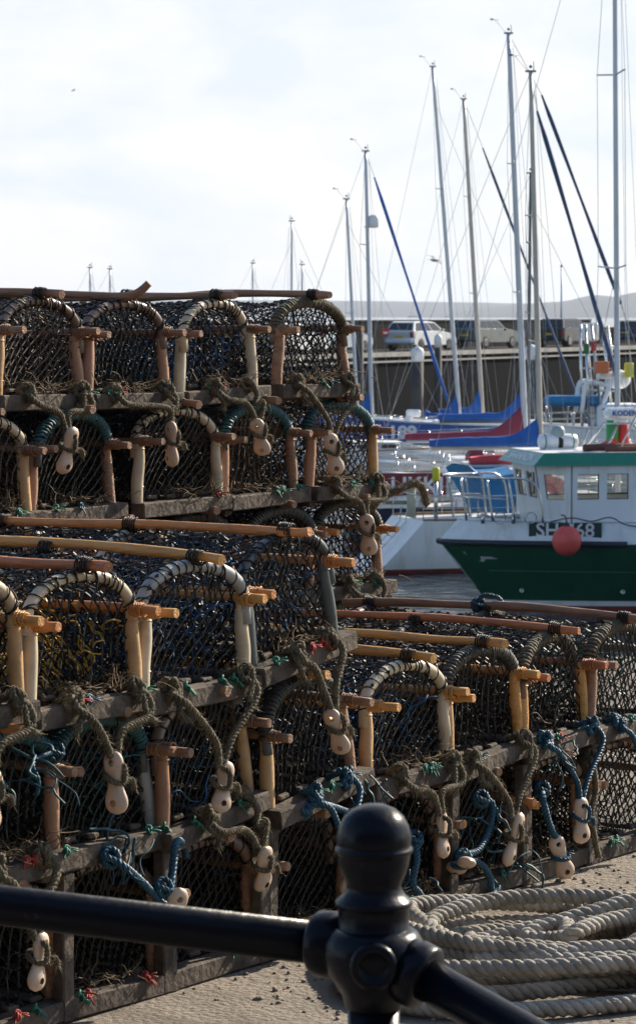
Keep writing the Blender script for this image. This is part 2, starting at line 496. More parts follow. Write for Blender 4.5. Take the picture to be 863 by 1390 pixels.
def me_bridle(kind, var):
    def mk():
        random.seed(1300+var); rng = random.Random(1250+var); mb = MB(); A, B, H = bridle_pts(var); r = .0108 if kind == 'hair' else .0098
        fz = 330 if kind == 'hair' else 30
        for P in (A, B):
            rope(mb, spline(P,8), r, .036, 0, 5, 8, fz, .015, 3, 1)
            c = P[1]+V((.0,-.012,-.014))                       # the knot round the beam
            for k in range(3):
                R_ = Euler((rng.uniform(-.6,.6)+pi/2*(k==1), pi/2+rng.uniform(-.5,.5), rng.uniform(-.5,.5))).to_matrix()
                ring = [c+V((rng.uniform(-.012,.012),rng.uniform(-.006,.012),rng.uniform(-.012,.012)))+R_@V((.021*cos(a*2*pi/12),.018*sin(a*2*pi/12),0)) for a in range(12)]
                rope(mb, spline(ring,3,True), r*.95, .034, 0, 5, 7, fz//3, .013, 3, 1)
            tail = [c, c+V((rng.uniform(-.03,.03),-.02,-.02)), c+V((rng.uniform(-.04,.04),-.03,-.055)), c+V((rng.uniform(-.05,.05),-.028,-.085))]
            if kind == 'hair' and rng.random() < .8: rope(mb, spline(tail,5), r*.8, .034, 0, 5, 7, fz//2, .016, 3, 1)
        for k in range(1):                                     # hitch round the toggle's waist
            ring = [H+V((.025*cos(a*2*pi/10), .022*sin(a*2*pi/10), -.042-.012*k+.012*sin(a*2*pi/10))) for a in range(10)]
            rope(mb, spline(ring,3,True), r*.72, .03, 0, 5, 7, fz//5, .011, 3, 1)
        rope(mb, spline([H, H+V((0,-.03,-.012)), H+V((0,-.028,-.05))],4), r*.75, .03, 0, 5, 7, fz//5, .011, 3, 1)
        rope(mb, spline([H+V((.02,-.01,-.055)), H+V((.042,-.02,-.05)), H+V((.05,-.02,-.075))],4), r*.7, .03, 0, 5, 7, fz//4, .013, 3, 1)
        return mb.mesh('bridle_rope', [ROPEM[kind], M_FIBRE if kind == 'hair' else M_BLUER])
    return cached(('bridle',kind,var), mk)
def me_tie(k, colr):
    def mk():
        rng = random.Random(k*7); random.seed(k); mb = MB(); c = V((0,0,0))
        for _ in range(3):
            R_ = Euler((rng.uniform(0,3),rng.uniform(0,3),rng.uniform(0,3))).to_matrix()
            mb.torus(c+V((rng.uniform(-.006,.006),rng.uniform(-.004,.004),rng.uniform(-.006,.006))), .008, .0035, 10, 5, R_)
        for _ in range(3):
            d = V((rng.uniform(-1,1),-.5,rng.uniform(-1,.6))).normalized()
            mb.tube(spline([c, c+d*.014, c+d*.03+V((0,0,-.006))],3), .0022, 4)
        return mb.mesh('net_tie', {'g':M_GTIE,'r':M_RAG,'b':M_BLUER}[colr])
    return cached(('tie',k%4,colr), mk)

M_WEED = mat('dried_weed', (.10,.07,.04), .9, col2=(.20,.14,.08), scale=40)
def me_weed(k):
    def mk():
        rng = random.Random(2200+k); mb = MB()
        for _ in range(90):
            p = V((rng.gauss(0,.09), -.03+rng.random()*.14, .07+abs(rng.gauss(0,.012)))); q = [p]; d = V((rng.uniform(-1,1),rng.uniform(-1,.6),rng.uniform(-.3,.8))).normalized()
            for _k in range(4): d = (d+V((rng.uniform(-1,1),rng.uniform(-1,1),rng.uniform(-1.1,.7)))*.8).normalized(); p = p+d*.018; q.append(p)
            mb.tube(q, [.0022,.0018,.0014,.001,.0006], 3, caps=False)
        return mb.mesh('dried_weed', M_WEED)
    return cached(('weed',k), mk)
GF, GB = 'lobster creels in the front stack', 'lobster creels in the back stack'
U_ = V((.574,.819,0)); N_ = V((-.819,.574,0))
BASE_RZ = atan2(.819,.574)         # local +x runs along the row, local +y back into the pile
ME_TOG = None
def creel(label, pos, group, hoop='cream', leg=('tan','tan'), top='orange', side='orange', net='k', inner='k', bridle='hair', var=0,
          yaw=0., pitch=0., roll=0., sz=1.0, post=False, ties=True, full=True):
    global ME_TOG
    if ME_TOG is None: ME_TOG = toggle_mesh()
    rng = random.Random(int(pos[0]*1000)*31+int(pos[2]*1000))
    t = thing('lobster_creel', label, 'lobster creel', pos, 0, group)
    t.rotation_euler = Euler((pitch+rng.uniform(-.008,.008), roll+rng.uniform(-.018,.018), BASE_RZ+yaw+rng.uniform(-.03,.03))); t.scale = (1,1,sz)
    ob('netting', me_net(net, var%4), t); ob('parlour_net', me_inner(inner, var%3), t)
    for i, y in enumerate(HOOPY):
        st = hoop if i == 0 else rng.choice(('cream','brown','grey') if hoop not in ('teal','dark','olive') else (hoop,'brown'))
        h = ob('hoop', me_hoop(st, rng.choice((.0155,.0165,.0178))), t, (rng.uniform(-.006,.006),y,rng.uniform(-.004,.004))); h.rotation_euler = (rng.uniform(-.06,.06),rng.uniform(-.045,.045),rng.uniform(-.09,.09))
        if full or i == 0:
            w = ob('lashing' if st not in ('teal','dark','olive') else 'winding', me_lash(st, (var+i)%3), h)
        for s_ in (-1,1):
            l_ = ob('leg', me_leg(leg[0 if s_ < 0 else 1] if i == 0 else 'tan', s_, (var+i)%3), t, (0,y,0)); l_.rotation_euler = (rng.uniform(-.05,.05),rng.uniform(-.03,.03)*(1 if i else .8),0)
    tr = ob('top_rod', me_top(top, 99 if 'raised' in label else var%7), t)
    for i, y in enumerate((.015,.53,.99)): ob('rod_lashing', me_toplash((var+i)%3), tr, (0,y,0))
    for s_ in (-1,1): ob('side_rod', me_side(side, s_, (var+s_)%5), t)
    for y in (.0,.52,1.03): ob('cross_beam', me_beam((var+int(y*10))%4), t, (0,y,0))
    for s_ in (-1,1): ob('runner', me_runner(s_), t)
    for k in range(4): ob('slat', me_slat(k), t)
    if post:
        for s_ in (-1,1):
            mb = MB(); timber(mb, (s_*.20,-.012,.19), (.042,.036,.372), random.Random(var*2+s_)); mb.build('post', M_WOOD, t)
    if bridle:
        bv = rng.randrange(14)
        b = ob('bridle_rope', me_bridle(bridle, bv), t); H = bridle_pts(bv)[2]
        g = ob('toggle', ME_TOG, b, H+V((rng.uniform(-.006,.006),-.004,-.052)))
        g.rotation_euler = (rng.uniform(-.15,.45), rng.uniform(-.4,.4), rng.uniform(-2.0,.5))
        sc = rng.uniform(.9,1.05); g.scale = (sc,sc,sc*rng.uniform(.95,1.1))
    if group == GB and ties or rng.random() < .3:
        ob('dried_weed', me_weed(rng.randrange(4)), t, (rng.uniform(-.05,.05),0,0))['kind'] = 'stuff'
    if ties:
        for k in range(rng.choice((2,3,4))):
            ob('net_tie', me_tie(rng.randrange(4), rng.choice('gggrb')), t, (rng.uniform(-.17,.2), -.027, .062))
    return t

def front(t, z, dn=0.): p = V((-.04,8.0,0))+U_*t+N_*dn; p.z = z; return p
def back(t, z, dn=0.): p = V((0,10.5,0))+U_*t+N_*dn; p.z = z; return p
GF, GB = 'lobster creels in the front stack', 'lobster creels in the back stack'
# front stack, third tier (the brightest)
creel('topmost front-stack creel cut by the left edge, tan legs and orange rods', front(-1.36,.765), GF, 'cream', ('tan','tan'), 'red', 'amber', 'k', 'b', 'hair', 1, yaw=-.02)
creel('creel full of yellow netting behind a cream hoop, black mesh on its front', front(-.905,.745), GF, 'cream', ('cream','tan'), 'red', 'orange', 'k', 'y', 'hair', 0, yaw=.01, pitch=-.01)
creel('creel with grey-white hoop and blue netting inside, next to the yellow-netted creel', front(-.455,.735), GF, 'grey', ('cream','cream'), 'amber', 'amber', 'k', 'b', 'hair', 2, yaw=-.01, pitch=-.005)
creel('right-hand creel of the front stack top tier, with a dark slate-grey hoop and leg', front(.0,.785), GF, 'slate', ('slate','slate'), 'orange', 'orange', 'k', 'b', 'hair', 3, yaw=.04, pitch=-.012, roll=-.15)
# front stack, second tier
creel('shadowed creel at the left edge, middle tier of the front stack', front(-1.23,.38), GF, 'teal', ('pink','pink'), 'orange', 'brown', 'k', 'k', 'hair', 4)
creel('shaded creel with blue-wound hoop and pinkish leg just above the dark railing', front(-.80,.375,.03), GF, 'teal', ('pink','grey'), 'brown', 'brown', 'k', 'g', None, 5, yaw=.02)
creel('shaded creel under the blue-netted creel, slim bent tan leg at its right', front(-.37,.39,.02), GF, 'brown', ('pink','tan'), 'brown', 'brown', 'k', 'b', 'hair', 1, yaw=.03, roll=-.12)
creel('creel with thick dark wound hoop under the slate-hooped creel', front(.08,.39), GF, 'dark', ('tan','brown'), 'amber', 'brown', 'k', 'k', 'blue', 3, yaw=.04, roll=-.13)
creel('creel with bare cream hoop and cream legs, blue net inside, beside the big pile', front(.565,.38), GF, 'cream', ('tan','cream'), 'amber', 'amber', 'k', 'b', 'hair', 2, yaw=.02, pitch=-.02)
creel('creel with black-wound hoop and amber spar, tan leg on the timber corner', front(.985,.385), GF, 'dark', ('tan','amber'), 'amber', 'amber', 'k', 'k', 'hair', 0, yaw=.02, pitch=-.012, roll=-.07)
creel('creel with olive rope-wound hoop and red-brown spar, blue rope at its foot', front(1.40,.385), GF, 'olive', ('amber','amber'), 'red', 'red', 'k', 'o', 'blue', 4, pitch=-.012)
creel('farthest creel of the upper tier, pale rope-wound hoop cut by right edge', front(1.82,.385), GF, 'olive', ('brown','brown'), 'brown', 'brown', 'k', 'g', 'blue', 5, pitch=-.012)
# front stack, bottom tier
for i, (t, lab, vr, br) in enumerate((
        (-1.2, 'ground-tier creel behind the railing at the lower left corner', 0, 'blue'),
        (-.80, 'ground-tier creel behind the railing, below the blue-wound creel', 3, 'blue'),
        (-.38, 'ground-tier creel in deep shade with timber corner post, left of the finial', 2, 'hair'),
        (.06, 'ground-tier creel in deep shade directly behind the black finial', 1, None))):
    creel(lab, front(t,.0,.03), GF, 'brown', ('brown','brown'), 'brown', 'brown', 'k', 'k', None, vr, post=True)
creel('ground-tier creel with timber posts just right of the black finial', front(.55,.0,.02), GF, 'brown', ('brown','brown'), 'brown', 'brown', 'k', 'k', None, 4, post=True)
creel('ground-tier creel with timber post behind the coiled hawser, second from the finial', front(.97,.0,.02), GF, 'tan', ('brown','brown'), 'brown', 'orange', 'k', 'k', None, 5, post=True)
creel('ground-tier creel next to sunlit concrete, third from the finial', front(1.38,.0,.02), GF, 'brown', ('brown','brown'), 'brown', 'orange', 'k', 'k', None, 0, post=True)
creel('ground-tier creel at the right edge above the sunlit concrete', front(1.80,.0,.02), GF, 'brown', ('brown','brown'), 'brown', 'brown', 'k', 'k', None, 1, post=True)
# back stack
ZB = .362
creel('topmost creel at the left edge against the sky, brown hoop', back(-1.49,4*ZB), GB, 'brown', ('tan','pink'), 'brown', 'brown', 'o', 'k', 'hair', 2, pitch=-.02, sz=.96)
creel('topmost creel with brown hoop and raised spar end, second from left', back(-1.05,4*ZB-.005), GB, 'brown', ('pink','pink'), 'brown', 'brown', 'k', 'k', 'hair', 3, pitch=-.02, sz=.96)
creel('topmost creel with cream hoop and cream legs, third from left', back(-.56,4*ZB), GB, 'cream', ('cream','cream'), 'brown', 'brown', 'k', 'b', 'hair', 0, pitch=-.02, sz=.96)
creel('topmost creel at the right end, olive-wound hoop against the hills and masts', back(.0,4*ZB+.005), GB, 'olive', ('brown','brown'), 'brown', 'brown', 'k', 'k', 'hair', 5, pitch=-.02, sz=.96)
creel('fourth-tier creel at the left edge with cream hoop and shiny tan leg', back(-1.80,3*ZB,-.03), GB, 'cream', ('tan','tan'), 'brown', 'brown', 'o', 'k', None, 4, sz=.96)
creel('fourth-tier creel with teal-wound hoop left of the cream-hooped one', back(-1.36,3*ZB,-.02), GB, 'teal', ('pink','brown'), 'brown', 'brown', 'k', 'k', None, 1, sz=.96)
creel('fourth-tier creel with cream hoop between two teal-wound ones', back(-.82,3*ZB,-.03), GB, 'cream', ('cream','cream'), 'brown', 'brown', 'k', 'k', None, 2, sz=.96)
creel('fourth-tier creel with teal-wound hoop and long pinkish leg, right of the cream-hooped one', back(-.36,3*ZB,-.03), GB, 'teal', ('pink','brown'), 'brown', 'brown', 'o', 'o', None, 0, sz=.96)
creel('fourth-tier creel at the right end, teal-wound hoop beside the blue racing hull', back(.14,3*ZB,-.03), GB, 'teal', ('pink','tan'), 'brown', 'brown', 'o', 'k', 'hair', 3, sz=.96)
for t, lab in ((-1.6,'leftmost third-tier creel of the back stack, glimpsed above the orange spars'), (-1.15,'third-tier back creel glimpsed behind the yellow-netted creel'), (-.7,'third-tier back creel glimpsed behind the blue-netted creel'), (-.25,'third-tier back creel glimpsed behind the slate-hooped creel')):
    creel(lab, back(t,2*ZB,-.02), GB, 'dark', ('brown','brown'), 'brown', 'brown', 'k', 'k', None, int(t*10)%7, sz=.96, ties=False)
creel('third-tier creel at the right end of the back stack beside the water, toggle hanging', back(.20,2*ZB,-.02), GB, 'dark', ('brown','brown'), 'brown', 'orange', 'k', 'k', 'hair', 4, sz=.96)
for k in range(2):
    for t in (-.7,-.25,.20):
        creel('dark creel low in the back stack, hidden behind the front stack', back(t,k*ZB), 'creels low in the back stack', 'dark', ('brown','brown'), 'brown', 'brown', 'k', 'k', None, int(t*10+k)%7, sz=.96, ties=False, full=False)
# ---------------------------------------------------------------- quay, water, railing, coil
def frameR(rz): return Matrix.Rotation(rz, 3, 'Z')
def ground_mat():
    m = mat('quay_concrete', (.23,.195,.158), .9, col2=(.42,.355,.29), scale=1.6, detail=8)
    nt = m.node_tree; L = nt.links; b = nt.nodes['Principled BSDF']
    tc = nt.nodes.new('ShaderNodeTexCoord')
    vo = nt.nodes.new('ShaderNodeTexVoronoi'); vo.inputs['Scale'].default_value = 55; L.new(tc.outputs['Object'], vo.inputs['Vector'])
    n2 = nt.nodes.new('ShaderNodeTexNoise'); n2.inputs['Scale'].default_value = 26; n2.inputs['Detail'].default_value = 9; n2.inputs['Roughness'].default_value=.75
    L.new(tc.outputs['Object'], n2.inputs['Vector'])
    ad = nt.nodes.new('ShaderNodeMath'); ad.operation = 'MULTIPLY_ADD'; ad.inputs[1].default_value = -.5
    L.new(vo.outputs['Distance'], ad.inputs[0]); L.new(n2.outputs['Fac'], ad.inputs[2])
    # oil and water stains
    n3 = nt.nodes.new('ShaderNodeTexNoise'); n3.inputs['Scale'].default_value = .9; n3.inputs['Detail'].default_value = 5; n3.inputs['Distortion'].default_value = 1.2; L.new(tc.outputs['Object'], n3.inputs['Vector'])
    r3 = nt.nodes.new('ShaderNodeMapRange'); r3.inputs['From Min'].default_value = .40; r3.inputs['From Max'].default_value = .56; r3.inputs['To Min'].default_value = .55; r3.inputs['To Max'].default_value = 1.0; L.new(n3.outputs['Fac'], r3.inputs['Value'])
    src = b.inputs['Base Color'].links[0].from_socket; vm = nt.nodes.new('ShaderNodeVectorMath'); vm.operation = 'SCALE'; L.new(src, vm.inputs[0]); L.new(r3.outputs[0], vm.inputs['Scale']); L.new(vm.outputs[0], b.inputs['Base Color'])
    bp = nt.nodes.new('ShaderNodeBump'); bp.inputs['Strength'].default_value = 1.0; bp.inputs['Distance'].default_value = .03
    L.new(ad.outputs[0], bp.inputs['Height']); L.new(bp.outputs[0], b.inputs['Normal'])
    return m
M_GROUND = ground_mat()
def rowpt(s, n, z): p = V((-.04,8.0,0))+U_*s+N_*n; p.z = z; return p
mb = MB(); g = []
EDGE = 2.75
q = [rowpt(-60,-80,0), rowpt(60,-80,0), rowpt(60,EDGE,0), rowpt(-60,EDGE,0)]
mb.add(q, [(0,1,2,3)]); lo = [p+V((0,0,-7)) for p in q]
mb.add([q[3],q[2],lo[2],lo[3]], [(0,1,2,3)][:1]); mb.add([q[2],q[1],lo[1],lo[2]], [(0,1,2,3)])
tag(mb.build('quay', M_GROUND), kind='structure')

def water_mat():
    m = mat('harbour_water', (.018,.03,.036), .07, spec=.5)
    nt = m.node_tree; L = nt.links; b = nt.nodes['Principled BSDF']
    tc = nt.nodes.new('ShaderNodeTexCoord'); mp = nt.nodes.new('ShaderNodeMapping'); mp.inputs['Scale'].default_value = (1,1.1,1)
    L.new(tc.outputs['Object'], mp.inputs['Vector'])
    n1 = nt.nodes.new('ShaderNodeTexNoise'); n1.inputs['Scale'].default_value = 1.1; n1.inputs['Detail'].default_value = 5; n1.inputs['Distortion'].default_value = .6
    L.new(mp.outputs[0], n1.inputs['Vector'])
    bp = nt.nodes.new('ShaderNodeBump'); bp.inputs['Strength'].default_value = .75; bp.inputs['Distance'].default_value = .22
    L.new(n1.outputs['Fac'], bp.inputs['Height']); L.new(bp.outputs[0], b.inputs['Normal'])
    return m
WZ = -4.25
mb = MB(); mb.add([V((-14900,-250,WZ)), V((14900,-250,WZ)), V((14900,12400,WZ)), V((-14900,12400,WZ))], [(0,1,2,3)])
tag(mb.build('water', water_mat()), kind='structure')

# railing: pipe rail, ball finial and cast joint on a post
M_NAVY = mat('black_navy_paint', (.004,.006,.012), .3, col2=(.07,.035,.02), scale=22, detail=9, contrast=(.66,.70), bump=.12, bscale=60, coat=0, spec=.2)
FP = W(507,1290,3.7)                 # where the two rails meet in the post head
rail = thing('railing', 'dark navy pipe railing with a ball finial on its post', 'railing', (FP.x,FP.y,0), 0)
zr = FP.z
sL = W(-10,1243,3.99); dirL = (V((sL.x,sL.y,zr))-V((FP.x,FP.y,zr))).normalized()
mb = MB(); o = V((0,0,zr))
mb.tube([o+dirL*.06, o+dirL*3.0], .0275, 28); mb.build('rail_pipe', M_NAVY, rail)
dirR = (-dirL+V((0,0,-.40))).normalized(); mb = MB(); mb.tube([o+dirR*.05, o+dirR*2.6], .0275, 28); mb.build('rail_pipe', M_NAVY, rail)
mb = MB(); mb.tube([V((0,0,.42))+dirL*.03, V((0,0,.42))+dirL*3.0], .0212, 20); mb.build('rail_pipe', M_NAVY, rail)
mb = MB(); mb.tube([V((0,0,.42))+dirR*.03, V((0,0,.42))+dirR*1.1], .0212, 20); mb.build('rail_pipe', M_NAVY, rail)
mb = MB(); mb.lathe([(.075,0),(.075,.012),(.05,.018),(.038,.05),(.033,.08),(.033,zr-.05)], n=28); mb.build('post', M_NAVY, rail)
mb = MB(); k = 1/1081.
zt = W(507,1092,3.7).z
P = [(0,0),(16,-1),(30,-7),(41,-17),(48,-30),(51.5,-44),(51,-54),(50,-58),(53,-60),(54,-63),(53,-66),(50,-68),(50,-72),(48,-84),(44,-96),(39.5,-106),(37.5,-113),(39,-119),(44,-126),(50,-131),(53,-134),(53.5,-138),(50,-141),(49,-143),(49,-170),(51,-172)]
mb.lathe([(r*k, zt+z*k) for r, z in P][::-1], n=40); mb.build('finial', M_NAVY, rail)
mb = MB()
zb = zt-171*k
mb.lathe([(.0,zr-.075),(.036,zr-.074),(.042,zr-.05),(.058,zr-.03),(.066,zr-.005),(.064,zr+.01),(.056,zb-.006),(.048,zb)][:], n=36)
for s_ in (-1,1):
    R = (dirL if s_ > 0 else dirR).to_track_quat('Z','Y').to_matrix()
    mb.lathe([(.04,.03),(.04,.055),(.043,.058),(.043,.078),(.040,.082),(.028,.083)], o, 28, R)
F_ = (V((0,0,0))-V((FP.x,FP.y,0))).normalized(); R = F_.to_track_quat('Z','Y').to_matrix()
mb.lathe([(.03,.04),(.03,.066),(.026,.070),(.020,.070),(.017,.062),(.0,.060)], o+V((0,0,-.008)), 24, R)
mb.build('post_head', M_NAVY, rail)

# grit and twine scraps lying on the concrete
rng = random.Random(77); mb = MB()
for _ in range(700):
    a, n_ = rng.uniform(-.6,3.2), -abs(rng.gauss(0,.55))-.02; c0 = rowpt(a, n_, 0); r0 = rng.uniform(.003,.009)
    mb.ball(c0+V((0,0,r0*.4)), r0, 3, 0, (rng.uniform(.8,1.4),rng.uniform(.7,1.2),rng.uniform(.4,.8)), Matrix.Rotation(rng.uniform(0,6),3,'Z'))
tag(mb.build('grit', mat('grit_stone', (.16,.135,.11), .9, col2=(.30,.26,.21), scale=40)), kind='stuff')

# coiled hawser on the concrete
M_HAWS = mat('hawser_fibre', (.46,.42,.36), .9, col2=(.22,.195,.155), scale=9, detail=6, bump=.4, bscale=160)
random.seed(5); mb = MB()
pts = []; c = V((.70,7.74,0)); rng = random.Random(11)
for i in range(12*13):
    a = 2*pi*i/12; lp = i/12
    R = .29+.06*sin(lp*2.3)+.15*sin(lp*1.31+1)+rng.uniform(-.012,.012)
    ecc = 1.32+.22*sin(lp*1.7); rot = .25+.45*sin(lp*1.13)
    z = .03+.0085*lp+.012*sin(a*2+lp*2.1)
    ox, oy = .05*sin(lp*1.1), .04*cos(lp*1.9)
    qx, qy = R*ecc*cos(a+.2)+.03*sin(a*3+lp), R*.80*sin(a+.2)+.03*sin(a*2.3+lp*3)
    z = max(.025, z+.026*sin(a+lp*1.7))
    pts.append(c+V((qx*cos(rot)-qy*sin(rot)+ox, qx*sin(rot)+qy*cos(rot)+oy, z)))
pts += [pts[-1]+V((.2,-.35,-.1)), pts[-1]+V((.6,-.6,-.19))]
rope(mb, spline(pts,6), .0225, .082, 0, 7, 9, 9000, .016, 3, 0)
h = mb.build('rope_coil', M_HAWS); tag(h, 'thick off-white twisted rope coiled on the concrete beside the railing', 'rope')

# loose blue bridles and tails hung on the bottom of the front stack
def loose(label, pts, tog=None, kind='blue', r=.011, nf=250, fl=.014, name='hanging_rope', cat='rope'):
    mb = MB(); random.seed(len(label)); Pw = [V(p) for p in pts]; o_ = Pw[0]
    rope(mb, spline([p-o_ for p in Pw],8), r, .036, 0, 5, 8, nf if kind == 'hair' else 20, fl, 3, 1)
    for k in range(3):
        R_ = Euler((k*1.1,k*.7+.4,.3)).to_matrix()
        rope(mb, spline([R_@V((.022*cos(a*pi/5),.02*sin(a*pi/5),0)) for a in range(10)],3,True), r*.9, .034, 0, 5, 7, 0, .01, 3, 1)
    x = mb.build(name, [ROPEM[kind], M_FIBRE if kind == 'hair' else M_BLUER], None, o_); tag(x, label, cat, 'loose ropes hung on the creels')
    if tog:
        e = Pw[-1]-o_; g = ob('toggle', ME_TOG, x, e+V((0,-.012,-.03)));  g.rotation_euler = tog
        mb = MB(); ring = [V((.026*cos(a*pi/5),.024*sin(a*pi/5),.004*sin(a*pi/5))) for a in range(10)]
        rope(mb, spline(ring,3,True), r*.75, .03, 0, 5, 7, 0, .01, 3, 1)
        ob('hitch', mb.mesh('hitch', [ROPEM[kind], M_BLUER]), x, e+V((0,-.012,-.03)))
def fp(px, py, dn=-.03):
    """point on the front stack's face (dn metres back from it) seen at a pixel"""
    a = V((0,0,EYE)); d = W(px,py,1.0)-a; P0 = rowpt(0,dn,0)
    k = (P0-a).dot(N_)/d.dot(N_); return a+d*k
loose('blue twisted rope with a pale toggle hanging nearest the sunlit concrete', [fp(735,1072,-.0), fp(738,1090,-.05), fp(745,1118,-.06), fp(755,1140,-.06), fp(761,1150,-.06)], (.1,-.35,.3))
loose('blue rope loop with a pale disc toggle, right of the finial', [fp(652,1085), fp(668,1092,-.05), fp(664,1125,-.05), fp(648,1155,-.06), fp(626,1160,-.06)], (1.2,.3,.2))
loose('blue rope tail dropping from the pale disc toggle to the ground', [fp(628,1165,-.05), fp(650,1172,-.06), fp(664,1190,-.06), fp(668,1215,-.05), fp(676,1205,-.03)])
loose('grey hairy rope hanging down a ground-tier post near the right edge', [fp(800,1030,-.0), fp(805,1045,-.05), fp(808,1075,-.05), fp(802,1105,-.05), fp(806,1135,-.05), fp(812,1165,-.05)], None, 'hair')
loose('short blue rope end hanging behind the finial on its right', [fp(562,1140,-.03), fp(566,1165,-.06), fp(560,1200,-.06), fp(570,1215,-.06), fp(577,1240,-.05)])
loose('blue rope draped on the timber beam left of the finial', [fp(410,1100,-.02), fp(430,1092,-.05), fp(452,1096,-.05), fp(470,1102,-.05), fp(500,1108,-.03)])
loose('blue twisted rope slung low in a V above the railing at left', [fp(150,1165,-.02), fp(170,1178,-.06), fp(195,1200,-.06), fp(224,1228,-.06), fp(233,1190,-.06), fp(238,1150,-.05), fp(243,1142,-.03), fp(250,1150,.01), fp(252,1165,.03)])
loose('pale toggle on a short blue rope just above the railing at left', [fp(222,1205,-.07), fp(230,1214,-.08), fp(236,1222,-.08), fp(238,1226,-.08)], (.2,.1,.4), 'blue', .008)
loose('blue rope with frayed end draped beside the pinkish leg at left', [fp(75,1020,-.0), fp(45,1035,-.05), fp(52,1060,-.06), fp(50,1080,-.05)], None, 'blue', .006)
loose('bright blue rope end stuck up from the spar before the green hull', [rowpt(1.80,.56,.785), rowpt(1.79,.55,.805), rowpt(1.80,.53,.82), rowpt(1.83,.50,.81), rowpt(1.85,.49,.78)], None, 'blue', .008)
loose('hairy knotted rope end jutting from the back stack over the water', [back(.36,1.06,.02), back(.40,1.10,-.05), back(.50,1.13,-.1), back(.56,1.05,-.1)], None, 'hair', .015, 900, .03)

rng = random.Random(21)
for i, (px, py, w, lab) in enumerate(((30,1040,60,'thin teal twine snagged at the far left of the timber'), (180,1145,50,'teal twine tangle above the low blue rope'), (500,1062,40,'blue twine tangle left of the cream-legged creel'), (655,1100,34,'blue twine tangle on the post above the pale disc'), (700,1160,46,'blue twine tangle at the foot of the ground-tier posts'), (750,1015,40,'blue rope tangle below the olive-wound creel'), (560,1200,30,'teal twine tangle low beside the finial'))):
    c0 = fp(px,py,-.035); mb = MB(); random.seed(900+i)
    for _ in range(9):
        p0_ = V((rng.gauss(0,.03),rng.uniform(-.02,.01),rng.gauss(0,.02))); q = [p0_]; d = V((rng.uniform(-1,1),rng.uniform(-.5,.3),rng.uniform(-1,.4)))
        for _k in range(5): d = (d.normalized()+V((rng.uniform(-1,1),rng.uniform(-.6,.5),rng.uniform(-1.1,.5)))*.8); p0_ = p0_+d.normalized()*w*.0005; q.append(p0_)
        mb.tube(spline(q,4), rng.choice((.0022,.003,.004)), 5)
    o = mb.build('twine_tangle', mat('teal_twine', (.012,.085,.10), .55, col2=(.01,.05,.09), scale=30), None, c0); tag(o, lab, 'twine', 'twine tangles on the stack')

# unseen dark shed added behind the camera to block skylight on the foreground
M_BLOCKER = mat('blocker_boards', (.012,.011,.010), .8, col2=(.022,.020,.018), scale=3, detail=6, stretch=(6,6,.4), bump=.4, bscale=9)  # near black so the added shed bounces little sunlight
st = thing('skylight_blocker', 'unseen dark shed added behind the camera to cut skylight on the foreground', 'skylight blocker', (0,-9.5,0))
mb = MB(); mb.box((0,0,3.6), (46,7,7.2)); mb.build('wall', M_BLOCKER, st)
mb = MB(); mb.prism([V((-23.4,-3.9,7.15)), V((-23.4,0,9.6)), V((-23.4,3.9,7.15)), V((-23.4,3.9,7.32)), V((-23.4,0,9.8)), V((-23.4,-3.9,7.32))][::1], (46.8,0,0)); mb.prism([V((-23,-3.5,7.2)), V((-23,3.5,7.2)), V((-23,0,9.55))], (46,0,0)); mb.build('roof', mat('blocker_roof', (.03,.032,.036), .7, col2=(.05,.05,.055), scale=6), st)
for x in (-18,-9,0,9,18):  # doors and windows detail the added skylight blocker
    mb = MB(); mb.bbox((x,3.52,1.25), (2.2,.08,2.5), .02); d_ = mb.build('door', mat('blocker_door', (.01,.02,.04), .6), st); mb = MB(); mb.bbox((x+.9,3.58,1.2), (.05,.06,.3), .01); mb.build('handle', M_NAVY, d_)
    for z in (2.0,5.0):
        mb = MB(); mb.bbox((x+4.3,3.53,z), (1.3,.1,1.5), .02); w_ = mb.build('window', mat('dull_white_frame', (.25,.25,.25), .6), st); mb = MB(); mb.box((x+4.3,3.585,z), (1.1,.02,1.3)); mb.build('pane', mat('dark_pane', (.01,.012,.014), .1), w_)
# ---------------------------------------------------------------- harbour: boats, pier, cars, hills
M_WHITE = mat('white_gelcoat', (.78,.79,.80), .35, col2=(.50,.485,.45), scale=1.6, detail=9, contrast=(.50,.86), stretch=(2.4,2.4,.45))
M_DECK = mat('pale_deck', (.62,.62,.60), .6, col2=(.5,.5,.49), scale=3)
M_GREEN = mat('green_hull_paint', (.004,.055,.030), .45, col2=(.007,.075,.042), scale=1.2, detail=8, stretch=(2.2,2.2,.5), spec=.2)
M_GREENL = mat('green_roof_paint', (.012,.20,.135), .4, col2=(.016,.23,.15), scale=3)
M_VISOR = mat('pale_teal_visor', (.16,.36,.35), .5, col2=(.2,.4,.38), scale=4)
M_RED = mat('red_antifouling', (.26,.04,.03), .7, col2=(.16,.03,.025), scale=3)
M_NAVYH = mat('navy_hull', (.008,.016,.045), .3, col2=(.012,.02,.05), scale=2)
M_BLUEH = mat('blue_hull', (.010,.085,.36), .4, col2=(.014,.10,.40), scale=2)
M_BCOV = mat('blue_canvas', (.010,.085,.34), .75, col2=(.016,.12,.42), scale=3, bump=.3, bscale=9)
M_CYAN = mat('bright_blue_canvas', (.01,.14,.34), .7, col2=(.02,.2,.42), scale=3, bump=.3, bscale=9)
M_MCOV = mat('maroon_canvas', (.22,.028,.055), .75, col2=(.26,.035,.065), scale=3, bump=.3, bscale=9)
M_RCOV = mat('red_canvas', (.46,.035,.045), .75, col2=(.52,.045,.055), scale=3, bump=.3, bscale=9)
